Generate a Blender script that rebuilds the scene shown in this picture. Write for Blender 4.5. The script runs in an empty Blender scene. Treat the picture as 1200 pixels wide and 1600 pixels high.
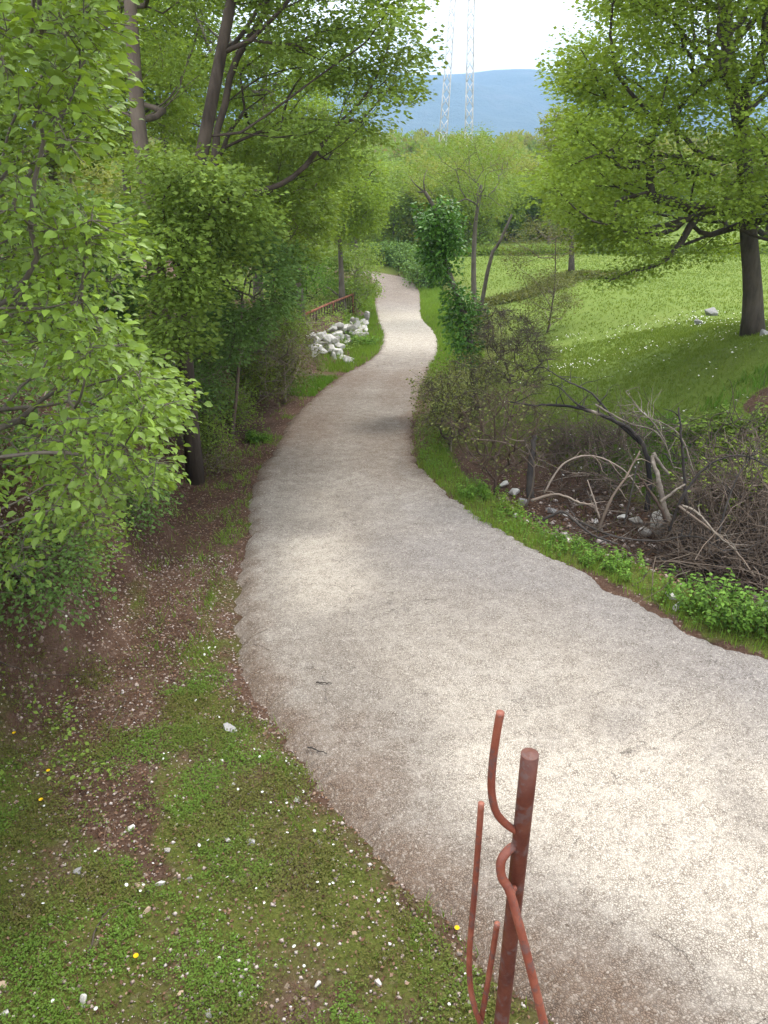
import bpy, math, random
import numpy as np
from math import radians, sin, cos, pi
from mathutils import Vector, Matrix

# ------------------------------------------------------------------ camera, light, exposure
S = bpy.context.scene
COL = S.collection
H0, FPX, PITCH = 3.4, 1200.0, radians(25.4)
cam = bpy.data.cameras.new('camera')
camo = bpy.data.objects.new('camera', cam)
COL.objects.link(camo)
cam.sensor_fit = 'VERTICAL'
cam.sensor_height = 24.0
cam.lens = 24.0 * FPX / 1600.0
cam.clip_start, cam.clip_end = 0.05, 9000
camo.location = (0, 0, H0)
camo.rotation_euler = (pi / 2 - PITCH, 0, 0)
S.camera = camo

SUN_EL, SUN_AZ = radians(62), radians(35)          # azimuth clockwise from +Y: behind the oak, to the right
w = bpy.data.worlds.new('World')
S.world = w
w.use_nodes = True
nt = w.node_tree
nt.nodes.clear()
out = nt.nodes.new('ShaderNodeOutputWorld')
bg = nt.nodes.new('ShaderNodeBackground')
sky = nt.nodes.new('ShaderNodeTexSky')
sky.sky_type = 'NISHITA'
sky.sun_disc = False
sky.sun_elevation = SUN_EL
sky.sun_rotation = SUN_AZ
sky.dust_density = 3.0
tc = nt.nodes.new('ShaderNodeTexCoord')
no = nt.nodes.new('ShaderNodeTexNoise')
no.inputs['Scale'].default_value = 1.6
no.inputs['Detail'].default_value = 4
rp = nt.nodes.new('ShaderNodeValToRGB')
rp.color_ramp.elements[0].position = 0.3
rp.color_ramp.elements[0].color = (10.6, 10.8, 11.1, 1)
rp.color_ramp.elements[1].position = 0.7
rp.color_ramp.elements[1].color = (14.0, 14.1, 14.2, 1)
mx = nt.nodes.new('ShaderNodeMix')
mx.data_type = 'RGBA'
mx.inputs[0].default_value = 0.92                   # thin white overcast over a blue sky
nt.links.new(tc.outputs['Generated'], no.inputs['Vector'])
nt.links.new(no.outputs['Fac'], rp.inputs['Fac'])
nt.links.new(sky.outputs[0], mx.inputs[6])
nt.links.new(rp.outputs[0], mx.inputs[7])
nt.links.new(mx.outputs[2], bg.inputs[0])
bg.inputs[1].default_value = 0.10
nt.links.new(bg.outputs[0], out.inputs[0])

sun = bpy.data.lights.new('sun', 'SUN')
sun.energy = 1.15
sun.angle = radians(11)
sun.color = (1.0, 0.95, 0.86)
suno = bpy.data.objects.new('sun', sun)
COL.objects.link(suno)
sd = Vector((sin(SUN_AZ) * cos(SUN_EL), cos(SUN_AZ) * cos(SUN_EL), sin(SUN_EL)))
suno.rotation_euler = sd.to_track_quat('Z', 'Y').to_euler()

S.view_settings.view_transform = 'Standard'
S.view_settings.look = 'None'
S.view_settings.gamma = 1.0
S.view_settings.use_curve_mapping = False
S.view_settings.exposure = 1.45
try:
    S.cycles.use_denoising = True
    S.cycles.max_bounces = 8
    S.cycles.diffuse_bounces = 4
    S.cycles.transmission_bounces = 4
    S.cycles.transparent_max_bounces = 4
except Exception:
    pass

# ------------------------------------------------------------------ photo geometry helpers
CP, SP = cos(PITCH), sin(PITCH)


def ray(px, py):
    dx = (px - 600) / FPX
    dy = -(py - 800) / FPX
    return np.array([dx, CP + dy * SP, -SP + dy * CP])


def at(px, py, Y):
    d = ray(px, py)
    t = Y / d[1]
    return np.array([d[0] * t, Y, H0 + d[2] * t])


def zr(Y):
    Y = np.asarray(Y, float)
    a = np.where(Y < 32, -0.09 * Y, 0)
    u = np.clip((Y - 32) / 20, 0, 1)
    b = -2.88 - 20 * (0.09 * u - 0.045 * u * u)
    return np.where(Y < 32, a, b)


def onroad(px, py):
    d = ray(px, py)
    lo, hi = 0.2, 400.0
    for _ in range(60):
        m = (lo + hi) / 2
        if H0 + d[2] / d[1] * m > zr(m):
            lo = m
        else:
            hi = m
    return np.array([d[0] * lo / d[1], lo])


def smooth(a, b, x):
    t = np.clip((np.asarray(x, float) - a) / (b - a), 0, 1)
    return t * t * (3 - 2 * t)


def _hash(ix, iy, seed):
    h = np.sin(ix * 127.1 + iy * 311.7 + seed * 74.7) * 43758.5453
    return h - np.floor(h)


def vnoise(x, y, seed=0):
    x = np.asarray(x, float); y = np.asarray(y, float)
    ix, iy = np.floor(x), np.floor(y)
    fx, fy = x - ix, y - iy
    fx = fx * fx * (3 - 2 * fx); fy = fy * fy * (3 - 2 * fy)
    a = _hash(ix, iy, seed); b = _hash(ix + 1, iy, seed)
    c = _hash(ix, iy + 1, seed); d = _hash(ix + 1, iy + 1, seed)
    return (a * (1 - fx) + b * fx) * (1 - fy) + (c * (1 - fx) + d * fx) * fy


def fbm(x, y, seed=0, o=4):
    s, a, t = 0, 0.5, 0
    for k in range(o):
        s = s + a * vnoise(x * 2 ** k, y * 2 ** k, seed + k * 13)
        t += a
        a *= 0.55
    return s / t


# ------------------------------------------------------------------ mesh helpers
def mesh_np(name, V, F, mat=None, rnd=None, smooth_=False, attrs=None):
    """F: list of arrays (n,3) / (n,4)."""
    V = np.asarray(V, np.float32)
    me = bpy.data.meshes.new(name)
    if not isinstance(F, list):
        F = [F]
    F = [np.asarray(f, np.int32) for f in F if len(f)]
    loops = np.concatenate([f.ravel() for f in F])
    sizes = np.concatenate([np.full(len(f), f.shape[1], np.int32) for f in F])
    starts = np.concatenate([[0], np.cumsum(sizes)[:-1]]).astype(np.int32)
    me.vertices.add(len(V))
    me.vertices.foreach_set('co', V.ravel())
    me.loops.add(len(loops))
    me.loops.foreach_set('vertex_index', loops)
    me.polygons.add(len(sizes))
    me.polygons.foreach_set('loop_start', starts)
    me.polygons.foreach_set('loop_total', sizes)
    if smooth_:
        me.polygons.foreach_set('use_smooth', np.ones(len(sizes), bool))
    if rnd is not None:
        a = me.attributes.new('rnd', 'FLOAT', 'FACE')
        a.data.foreach_set('value', np.asarray(rnd, np.float32))
    for k, v in (attrs or {}).items():
        a = me.attributes.new(k, 'FLOAT', 'POINT')
        a.data.foreach_set('value', np.asarray(v, np.float32))
    me.update(calc_edges=True)
    me.validate()
    if mat:
        me.materials.append(mat)
    return me


def link(name, me, parent=None, label=None, cat=None, kind=None, group=None, loc=None):
    o = bpy.data.objects.new(name, me)
    COL.objects.link(o)
    if parent is not None:
        o.parent = parent
    if loc is not None:
        o.location = loc
    if label: o['label'] = label
    if cat: o['category'] = cat
    if kind: o['kind'] = kind
    if group: o['group'] = group
    return o


def thing(name, label, cat, loc, group=None):
    return link(name, None, None, label, cat, None, group, loc)


def tube(pts, rad, k=5, cap=True):
    P = np.asarray(pts, float)
    R = np.broadcast_to(np.asarray(rad, float), (len(P),))
    T = np.gradient(P, axis=0)
    T /= np.linalg.norm(T, axis=1)[:, None] + 1e-9
    m = T.mean(0)
    ref = np.eye(3)[np.argmin(np.abs(m))]
    U = np.cross(T, ref); U /= np.linalg.norm(U, axis=1)[:, None] + 1e-9
    W = np.cross(T, U)
    a = np.arange(k) * 2 * pi / k
    V = P[:, None] + R[:, None, None] * (np.cos(a)[None, :, None] * U[:, None] + np.sin(a)[None, :, None] * W[:, None])
    n = len(P)
    i = np.arange(n - 1)[:, None] * k
    j = np.arange(k)[None]
    j2 = (j + 1) % k
    Q = np.stack([i + j, i + j2, i + k + j2, i + k + j], -1).reshape(-1, 4)
    V = V.reshape(-1, 3)
    tri = np.zeros((0, 3), int)
    if cap:
        V = np.vstack([V, P[-1:] + T[-1:] * R[-1] * 0.3, P[:1]])
        b = (n - 1) * k
        jj = np.arange(k)
        tri = np.vstack([np.stack([b + jj, b + (jj + 1) % k, np.full(k, n * k)], -1),
                         np.stack([(jj + 1) % k, jj, np.full(k, n * k + 1)], -1)])
    return V, Q, tri


class Geo:
    def __init__(s):
        s.V, s.Q, s.T, s.n = [], [], [], 0

    def add(s, V, Q=None, T=None):
        s.V.append(V)
        if Q is not None and len(Q): s.Q.append(np.asarray(Q) + s.n)
        if T is not None and len(T): s.T.append(np.asarray(T) + s.n)
        s.n += len(V)

    def tube(s, pts, rad, k=5, cap=True):
        s.add(*tube(pts, rad, k, cap))

    def mesh(s, name, mat, off=(0, 0, 0), sm=True):
        V = np.vstack(s.V) - np.asarray(off)
        F = []
        if s.Q: F.append(np.vstack(s.Q))
        if s.T: F.append(np.vstack(s.T))
        return mesh_np(name, V, F, mat, smooth_=sm)


def smooth_line(pts, n):
    P = np.asarray(pts, float)
    if len(P) == 2:
        t = np.linspace(0, 1, n)[:, None]
        return P[0] * (1 - t) + P[1] * t
    Pe = np.vstack([2 * P[0] - P[1], P, 2 * P[-1] - P[-2]])
    o = []
    for u in np.linspace(0, len(P) - 1 - 1e-6, n):
        i = int(u); t = u - i
        a, b, c, d = Pe[i:i + 4]
        o.append(0.5 * (2 * b + (c - a) * t + (2 * a - 5 * b + 4 * c - d) * t * t + (3 * b - a - 3 * c + d) * t ** 3))
    return np.array(o)


# ------------------------------------------------------------------ materials
def new_mat(name):
    m = bpy.data.materials.new(name)
    m.use_nodes = True
    t = m.node_tree
    t.nodes.clear()
    o = t.nodes.new('ShaderNodeOutputMaterial')
    return m, t, o


def N(t, typ, **kw):
    n = t.nodes.new('ShaderNode' + typ)
    for k, v in kw.items():
        if k in n.inputs.keys():
            n.inputs[k].default_value = v
        else:
            setattr(n, k, v)
    return n


def ramp(t, fac, stops, interp='LINEAR'):
    r = t.nodes.new('ShaderNodeValToRGB')
    e = r.color_ramp.elements
    r.color_ramp.interpolation = interp
    while len(e) < len(stops):
        e.new(0.5)
    for i, (p, c) in enumerate(stops):
        e[i].position = p
        e[i].color = (*c, 1) if len(c) == 3 else c
    if fac is not None:
        t.links.new(fac, r.inputs[0])
    return r.outputs[0]


def g(v):
    return (v, v, v)


def mixc(t, fac, a, b, mode='MIX'):
    m = t.nodes.new('ShaderNodeMix')
    m.data_type = 'RGBA'
    m.blend_type = mode
    for sock, v in ((m.inputs[0], fac), (m.inputs[6], a), (m.inputs[7], b)):
        if hasattr(v, 'links') or hasattr(v, 'is_output'):
            t.links.new(v, sock)
        elif isinstance(v, (int, float)):
            sock.default_value = v
        else:
            sock.default_value = (*v, 1)
    return m.outputs[2]


def math_(t, op, a, b=0.0):
    m = t.nodes.new('ShaderNodeMath')
    m.operation = op
    for i, v in enumerate((a, b)):
        if hasattr(v, 'is_output'): t.links.new(v, m.inputs[i])
        else: m.inputs[i].default_value = v
    return m.outputs[0]


def leaf_mat(name, cols, trans=0.4, rough=0.6, single=False, spec=0.14, gain=1.0, hue=.60):
    m, t, o = new_mat(name)
    if single:
        f = N(t, 'ObjectInfo').outputs['Random']
    else:
        a = N(t, 'Attribute', attribute_name='rnd').outputs['Fac']
        r = N(t, 'ObjectInfo').outputs['Random']
        f = math_(t, 'ADD', math_(t, 'MULTIPLY', a, 0.85), math_(t, 'MULTIPLY', r, 0.15))
    if cols[1][1] > cols[1][0] and cols[1][1] > cols[1][2] * 2:
        cols = [(max(c_[0], hue * c_[1]), c_[1], max(c_[2], .15 * c_[1])) for c_ in cols]
        trans *= .8
    n = len(cols)
    c = ramp(t, f, [(i / (n - 1), tuple(min(.8, x * gain) for x in cols[i])) for i in range(n)])
    p = N(t, 'BsdfPrincipled', Roughness=rough)
    p.inputs['Specular IOR Level'].default_value = spec
    tr = N(t, 'BsdfTranslucent')
    t.links.new(c, p.inputs['Base Color'])
    t.links.new(mixc(t, 1.0, c, (1.55, 1.45, 0.7), 'MULTIPLY'), tr.inputs['Color'])
    ms = N(t, 'MixShader')
    ms.inputs[0].default_value = trans
    t.links.new(p.outputs[0], ms.inputs[1])
    t.links.new(tr.outputs[0], ms.inputs[2])
    t.links.new(ms.outputs[0], o.inputs[0])
    return m


def bark_mat(name, a, b, scale=12, stretch=0.18, bump=0.6, moss=None):
    m, t, o = new_mat(name)
    co = N(t, 'TexCoord').outputs['Object']
    mp = N(t, 'Mapping')
    mp.inputs['Scale'].default_value = (1, 1, stretch)
    t.links.new(co, mp.inputs[0])
    n1 = N(t, 'TexNoise', Scale=scale, Detail=6.0, Roughness=0.65)
    t.links.new(mp.outputs[0], n1.inputs['Vector'])
    c = ramp(t, n1.outputs['Fac'], [(0.3, a), (0.7, b)])
    n2 = N(t, 'TexNoise', Scale=2.5, Detail=4.0)
    t.links.new(co, n2.inputs['Vector'])
    if moss:
        c = mixc(t, ramp(t, n2.outputs['Fac'], [(0.5, g(0)), (0.62, g(0.8))]), c, moss)
    else:
        c = mixc(t, ramp(t, n2.outputs['Fac'], [(0.35, g(0)), (0.75, g(0.5))]), c, tuple(x * 1.5 for x in b))
    p = N(t, 'BsdfPrincipled', Roughness=0.9)
    p.inputs['Specular IOR Level'].default_value = 0.15
    t.links.new(c, p.inputs['Base Color'])
    bp = N(t, 'Bump', Strength=bump, Distance=0.02)
    t.links.new(n1.outputs['Fac'], bp.inputs['Height'])
    t.links.new(bp.outputs[0], p.inputs['Normal'])
    t.links.new(p.outputs[0], o.inputs[0])
    return m


def rough_mat(name, stops, scale=6.0, rough=0.85, bump=0.3, objrand=0.0, spec=0.25, detail=6.0, dist=0.01):
    m, t, o = new_mat(name)
    co = N(t, 'TexCoord').outputs['Object']
    n1 = N(t, 'TexNoise', Scale=scale, Detail=detail, Roughness=0.6)
    t.links.new(co, n1.inputs['Vector'])
    f = n1.outputs['Fac']
    if objrand:
        r = N(t, 'ObjectInfo').outputs['Random']
        f = math_(t, 'ADD', f, math_(t, 'MULTIPLY', math_(t, 'SUBTRACT', r, 0.5), objrand))
    c = ramp(t, f, stops)
    p = N(t, 'BsdfPrincipled', Roughness=rough)
    p.inputs['Specular IOR Level'].default_value = spec
    t.links.new(c, p.inputs['Base Color'])
    bp = N(t, 'Bump', Strength=bump, Distance=dist)
    t.links.new(n1.outputs['Fac'], bp.inputs['Height'])
    t.links.new(bp.outputs[0], p.inputs['Normal'])
    t.links.new(p.outputs[0], o.inputs[0])
    return m


M = {}
M['shrub_leaf'] = leaf_mat('shrub_leaf', [(.030, .085, .010), (.065, .15, .014), (.105, .21, .018), (.18, .27, .022)], .42, gain=1.30, hue=0.64, spec=.32, rough=.42)
M['shrub_leaf_single'] = leaf_mat('shrub_leaf_single', [(.055, .13, .013), (.085, .18, .018), (.13, .24, .022), (.20, .30, .028)], .42, single=True, gain=1.30, hue=0.64, spec=.32, rough=.42)
M['wood_leaf'] = leaf_mat('wood_leaf', [(.028, .075, .014), (.05, .115, .022), (.08, .16, .03), (.11, .20, .035)], .38, gain=1.85, hue=.68)
M['wood_leaf_pale'] = leaf_mat('wood_leaf_pale', [(.05, .11, .018), (.085, .165, .025), (.12, .21, .03), (.16, .25, .04)], .42, gain=1.35, hue=0.68)
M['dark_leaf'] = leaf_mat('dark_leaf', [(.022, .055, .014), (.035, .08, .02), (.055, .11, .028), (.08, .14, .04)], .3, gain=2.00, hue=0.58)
M['oak_leaf'] = leaf_mat('oak_leaf', [(.055, .12, .016), (.095, .175, .022), (.135, .215, .028), (.18, .25, .04)], .42, gain=1.55, hue=0.71)
M['ivy_leaf'] = leaf_mat('ivy_leaf', [(.018, .055, .008), (.05, .135, .012), (.095, .215, .016), (.16, .30, .025)], .2, .4, spec=.32, gain=1.20, hue=0.42)
M['olive_leaf'] = leaf_mat('olive_leaf', [(.07, .085, .025), (.105, .12, .035), (.14, .155, .045), (.17, .17, .06)], .35)
M['bright_leaf'] = leaf_mat('bright_leaf', [(.03, .085, .012), (.06, .15, .018), (.10, .215, .022), (.16, .28, .035)], .4, gain=1.25, hue=0.52)
M['far_yellow'] = leaf_mat('far_yellow', [(.10, .13, .022), (.145, .175, .03), (.18, .20, .04), (.21, .22, .05)], .4, gain=1.25)
M['far_green'] = leaf_mat('far_green', [(.06, .11, .02), (.09, .155, .026), (.12, .19, .03), (.15, .21, .04)], .4, gain=1.38, hue=0.68)
M['far_olive'] = leaf_mat('far_olive', [(.11, .115, .04), (.14, .14, .05), (.165, .15, .06), (.18, .165, .07)], .35, gain=1.20)
M['grass'] = leaf_mat('grass', [(.05, .11, .014), (.08, .16, .018), (.12, .21, .025), (.20, .24, .05)], .35, gain=1.40)
M['meadow'] = leaf_mat('meadow', [(.125, .185, .032), (.14, .205, .036), (.16, .22, .042), (.20, .25, .06)], .35, hue=.62)
M['clover'] = leaf_mat('clover', [(.095, .090, .028), (.120, .125, .030), (.095, .155, .022), (.125, .22, .030)], .3, hue=.45, gain=1.1)
M['petal'] = leaf_mat('petal', [(.72, .72, .70), (.8, .8, .78)], .2)
M['yellow_petal'] = leaf_mat('yellow_petal', [(.75, .50, .01), (.8, .58, .02)], .2)
M['dead_leaf'] = leaf_mat('dead_leaf', [(.07, .035, .022), (.14, .075, .045), (.22, .13, .085), (.34, .24, .17)], .12)
M['bark_grey'] = bark_mat('bark_grey', (.10, .085, .07), (.24, .21, .18))
M['bark_dark'] = bark_mat('bark_dark', (.022, .017, .013), (.07, .055, .042))
M['bark_red'] = bark_mat('bark_red', (.055, .042, .034), (.15, .12, .095), scale=9)
M['bark_oak'] = bark_mat('bark_oak', (.03, .024, .018), (.095, .08, .062), scale=16)
M['bark_slim'] = bark_mat('bark_slim', (.05, .042, .034), (.15, .13, .105))
M['twig_brown'] = rough_mat('twig_brown', [(.2, (.07, .055, .043)), (.5, (.14, .105, .08)), (.8, (.235, .19, .155))], 3.0, objrand=.9)
M['twig_dark'] = rough_mat('twig_dark', [(.3, (.018, .015, .014)), (.6, (.055, .047, .042)), (.75, (.13, .11, .10))], 5.0)
M['twig_red'] = rough_mat('twig_red', [(.2, (.05, .033, .024)), (.5, (.10, .069, .052)), (.8, (.18, .135, .108))], 3.0, objrand=.6)
M['wood_pale'] = rough_mat('wood_pale', [(.3, (.085, .07, .056)), (.55, (.19, .16, .13)), (.75, (.36, .32, .275))], 9.0)
M['char'] = rough_mat('char', [(.35, (.012, .011, .011)), (.55, (.035, .03, .028)), (.62, (.10, .08, .065)), (.72, (.42, .36, .29))], 3.2)
M['stone_white'] = rough_mat('stone_white', [(.2, (.26, .24, .21)), (.48, (.44, .42, .39)), (.75, (.56, .54, .51))], 3.0, objrand=.5, bump=.25)
M['stone_pink'] = rough_mat('stone_pink', [(.3, (.30, .20, .15)), (.6, (.48, .37, .31)), (.8, (.58, .5, .45))], 8.0, objrand=.3, bump=.5)
M['stone_tan'] = rough_mat('stone_tan', [(.3, (.34, .24, .16)), (.6, (.50, .38, .28)), (.8, (.58, .48, .38))], 25.0, objrand=.2, bump=.4)
M['stone_grey'] = rough_mat('stone_grey', [(.3, (.20, .19, .19)), (.6, (.36, .35, .34)), (.8, (.46, .45, .44))], 20.0, objrand=.3, bump=.5)
M['gravel'] = leaf_mat('gravel', [(.17, .12, .10), (.34, .26, .22), (.48, .40, .36), (.60, .56, .53)], 0.0, .9)
M['steel'] = rough_mat('steel', [(.3, (.46, .47, .49)), (.7, (.62, .63, .65))], 2.0, rough=.5)
M['rust_far'] = rough_mat('rust_far', [(.3, (.10, .035, .02)), (.55, (.24, .09, .05)), (.8, (.38, .19, .12))], 6.0)
M['iron_dark'] = rough_mat('iron_dark', [(.3, (.045, .03, .022)), (.7, (.11, .075, .055))], 6.0)


def paint_mat(name='red_oxide_paint', gain=1.0):
    m, t, o = new_mat(name)
    co = N(t, 'TexCoord').outputs['Object']
    n1 = N(t, 'TexNoise', Scale=14.0, Detail=8.0, Roughness=0.7)
    n2 = N(t, 'TexNoise', Scale=160.0, Detail=3.0)
    n3 = N(t, 'TexNoise', Scale=45.0, Detail=6.0, Roughness=.7)
    for n in (n1, n2, n3): t.links.new(co, n.inputs['Vector'])
    c = ramp(t, n1.outputs['Fac'], [(.35, (.140, .036, .022)), (.5, (.205, .056, .031)), (.68, (.28, .10, .06))])
    c = mixc(t, 1.0, c, g(gain), 'MULTIPLY')
    c = mixc(t, ramp(t, n3.outputs['Fac'], [(.53, g(0)), (.60, g(.8))]), c, (.105, .060, .052))
    c = mixc(t, ramp(t, n2.outputs['Fac'], [(.66, g(0)), (.76, g(.6))]), c, (.05, .028, .022))
    p = N(t, 'BsdfPrincipled', Roughness=.42)
    p.inputs['Specular IOR Level'].default_value = .45
    t.links.new(c, p.inputs['Base Color'])
    t.links.new(ramp(t, n3.outputs['Fac'], [(.3, g(.34)), (.7, g(.7))]), p.inputs['Roughness'])
    h = math_(t, 'ADD', math_(t, 'MULTIPLY', n3.outputs['Fac'], .7), math_(t, 'MULTIPLY', n2.outputs['Fac'], .4))
    bp = N(t, 'Bump', Strength=.5, Distance=.003)
    t.links.new(h, bp.inputs['Height'])
    t.links.new(bp.outputs[0], p.inputs['Normal'])
    t.links.new(p.outputs[0], o.inputs[0])
    return m


M['paint'] = paint_mat()
M['paint_dark'] = paint_mat('dull_red_brown_paint', .46)


def terrain_mat():
    m, t, o = new_mat('earth_and_turf')
    co = N(t, 'TexCoord').outputs['Object']
    soil = N(t, 'Attribute', attribute_name='soil').outputs['Fac']
    mead = N(t, 'Attribute', attribute_name='mead').outputs['Fac']
    nb = N(t, 'TexNoise', Scale=1.7, Detail=8.0, Roughness=.7)
    nf = N(t, 'TexNoise', Scale=38.0, Detail=6.0, Roughness=.7)
    nm = N(t, 'TexNoise', Scale=.28, Detail=6.0, Roughness=.6)
    vo = N(t, 'TexVoronoi', Scale=48.0)
    vo2 = N(t, 'TexVoronoi', Scale=17.0)
    for n in (nb, nf, nm, vo, vo2): t.links.new(co, n.inputs['Vector'])
    gc = ramp(t, nf.outputs['Fac'], [(.3, (.055, .065, .016)), (.55, (.10, .115, .024)), (.75, (.15, .145, .05))])
    mc = ramp(t, nm.outputs['Fac'], [(.3, (.125, .175, .034)), (.5, (.145, .20, .038)), (.7, (.175, .215, .05))])
    mc = mixc(t, ramp(t, nf.outputs['Fac'], [(.35, g(.35)), (.65, g(0))]), mc, (.08, .125, .02))
    turf = mixc(t, mead, gc, mc)
    sc = ramp(t, nb.outputs['Fac'], [(.3, (.042, .025, .017)), (.5, (.080, .045, .031)), (.7, (.130, .082, .060))])
    sc = mixc(t, ramp(t, nf.outputs['Fac'], [(.45, g(0)), (.75, g(.6))]), sc, (.17, .115, .085))
    sc = mixc(t, ramp(t, vo.outputs['Color'], [(.80, g(0)), (.88, g(.75))]), sc, (.34, .26, .21))
    sc = mixc(t, ramp(t, vo2.outputs['Color'], [(.88, g(0)), (.92, g(.5))]), sc, (.03, .018, .014))
    f = math_(t, 'ADD', soil, math_(t, 'MULTIPLY', math_(t, 'SUBTRACT', nb.outputs['Fac'], .5), 1.1))
    f = ramp(t, f, [(.38, g(0)), (.62, g(1))])
    c = mixc(t, f, turf, sc)
    p = N(t, 'BsdfPrincipled', Roughness=.95)
    p.inputs['Specular IOR Level'].default_value = .1
    t.links.new(c, p.inputs['Base Color'])
    bp = N(t, 'Bump', Strength=.8, Distance=.03)
    h = math_(t, 'ADD', nf.outputs['Fac'], math_(t, 'MULTIPLY', vo.outputs['Distance'], -.5))
    t.links.new(h, bp.inputs['Height'])
    t.links.new(bp.outputs[0], p.inputs['Normal'])
    t.links.new(p.outputs[0], o.inputs[0])
    return m


def road_mat():
    m, t, o = new_mat('worn_concrete')
    co = N(t, 'TexCoord').outputs['Object']
    dirt = N(t, 'Attribute', attribute_name='dirt').outputs['Fac']
    grey = N(t, 'Attribute', attribute_name='grey').outputs['Fac']
    pale = N(t, 'Attribute', attribute_name='pale').outputs['Fac']
    # aggregate worn out of the surface
    dn = N(t, 'TexNoise', Scale=30.0, Detail=3.0)
    t.links.new(co, dn.inputs['Vector'])
    dv = N(t, 'VectorMath', operation='ADD')
    sv = N(t, 'VectorMath', operation='SCALE')
    sv.inputs['Scale'].default_value = .032
    t.links.new(dn.outputs['Color'], sv.inputs[0])
    t.links.new(co, dv.inputs[0]); t.links.new(sv.outputs[0], dv.inputs[1])
    v1 = N(t, 'TexVoronoi', Scale=75.0)
    v2 = N(t, 'TexVoronoi', Scale=75.0, feature='DISTANCE_TO_EDGE')
    v3 = N(t, 'TexVoronoi', Scale=34.0)
    nf = N(t, 'TexNoise', Scale=90.0, Detail=4.0, Roughness=.7)
    nb = N(t, 'TexNoise', Scale=1.1, Detail=8.0, Roughness=.7)
    nm = N(t, 'TexNoise', Scale=7.0, Detail=7.0, Roughness=.7)
    for n in (v1, v2, v3): t.links.new(dv.outputs[0], n.inputs['Vector'])
    for n in (nf, nb, nm): t.links.new(co, n.inputs['Vector'])
    base = ramp(t, nb.outputs['Fac'], [(.3, (.26, .222, .185)), (.5, (.32, .283, .243)), (.7, (.375, .340, .298))])
    base = mixc(t, grey, base, mixc(t, nb.outputs['Fac'], (.22, .20, .188), (.33, .305, .288)))
    base = mixc(t, pale, base, (.56, .505, .43))
    dc = mixc(t, nm.outputs['Fac'], (.14, .092, .065), (.25, .185, .14))
    df = math_(t, 'ADD', dirt, math_(t, 'MULTIPLY', math_(t, 'SUBTRACT', nm.outputs['Fac'], .5), .9))
    df = ramp(t, df, [(.15, g(0)), (.95, g(.92))])
    c = mixc(t, df, base, dc)
    # pits between stones and pale stone faces
    pit = ramp(t, v2.outputs['Distance'], [(.0, g(1)), (.05, g(.9)), (.2, g(0))])
    pitm = math_(t, 'MULTIPLY', pit, ramp(t, nm.outputs['Fac'], [(.30, g(.35)), (.58, g(1.0))]))
    c = mixc(t, pitm, c, mixc(t, 1.0, c, (.33, .295, .27), 'MULTIPLY'))
    c = mixc(t, ramp(t, v1.outputs['Color'], [(.60, g(0)), (.95, g(.32))]), c, (.56, .51, .45))
    c = mixc(t, ramp(t, v1.outputs['Color'], [(.05, g(.55)), (.33, g(0))]), c, (.085, .07, .06))
    c = mixc(t, ramp(t, v3.outputs['Color'], [(.0, g(.40)), (.28, g(0))]), c, (.15, .125, .11))
    # hair cracks
    cn = N(t, 'TexNoise', Scale=2.0, Detail=5.0)
    t.links.new(co, cn.inputs['Vector'])
    cs = N(t, 'VectorMath', operation='SCALE'); cs.inputs['Scale'].default_value = .55
    ca = N(t, 'VectorMath', operation='ADD')
    t.links.new(cn.outputs['Color'], cs.inputs[0])
    t.links.new(co, ca.inputs[0]); t.links.new(cs.outputs[0], ca.inputs[1])
    v4 = N(t, 'TexVoronoi', Scale=.55, feature='DISTANCE_TO_EDGE')
    t.links.new(ca.outputs[0], v4.inputs['Vector'])
    cr = ramp(t, v4.outputs['Distance'], [(0, g(1)), (.0035, g(0))])
    crm = math_(t, 'MULTIPLY', cr, ramp(t, nm.outputs['Fac'], [(.45, g(0)), (.6, g(.7))]))
    c = mixc(t, crm, c, (.06, .05, .045))
    p = N(t, 'BsdfPrincipled', Roughness=.9)
    p.inputs['Specular IOR Level'].default_value = .2
    t.links.new(c, p.inputs['Base Color'])
    h = math_(t, 'ADD', math_(t, 'MULTIPLY', v2.outputs['Distance'], 1.3), math_(t, 'MULTIPLY', nf.outputs['Fac'], .5))
    h = math_(t, 'SUBTRACT', h, math_(t, 'MULTIPLY', crm, .8))
    bp = N(t, 'Bump', Strength=.85, Distance=.008)
    t.links.new(h, bp.inputs['Height'])
    t.links.new(bp.outputs[0], p.inputs['Normal'])
    t.links.new(p.outputs[0], o.inputs[0])
    return m


def mountain_mat():
    m, t, o = new_mat('wooded_mountain')
    co = N(t, 'TexCoord').outputs['Object']
    n1 = N(t, 'TexNoise', Scale=.006, Detail=9.0, Roughness=.65)
    n2 = N(t, 'TexNoise', Scale=.03, Detail=5.0, Roughness=.7)
    for n in (n1, n2): t.links.new(co, n.inputs['Vector'])
    c = ramp(t, n1.outputs['Fac'], [(.3, (.03, .05, .025)), (.55, (.055, .075, .035)), (.66, (.10, .10, .07)), (.74, (.26, .25, .22))])
    c = mixc(t, ramp(t, n2.outputs['Fac'], [(.4, g(.5)), (.6, g(0))]), c, (.025, .045, .02))
    p = N(t, 'BsdfPrincipled', Roughness=.95)
    t.links.new(c, p.inputs['Base Color'])
    bp = N(t, 'Bump', Strength=.8, Distance=18.0)
    t.links.new(n2.outputs['Fac'], bp.inputs['Height'])
    t.links.new(bp.outputs[0], p.inputs['Normal'])
    t.links.new(p.outputs[0], o.inputs[0])
    return m


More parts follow.
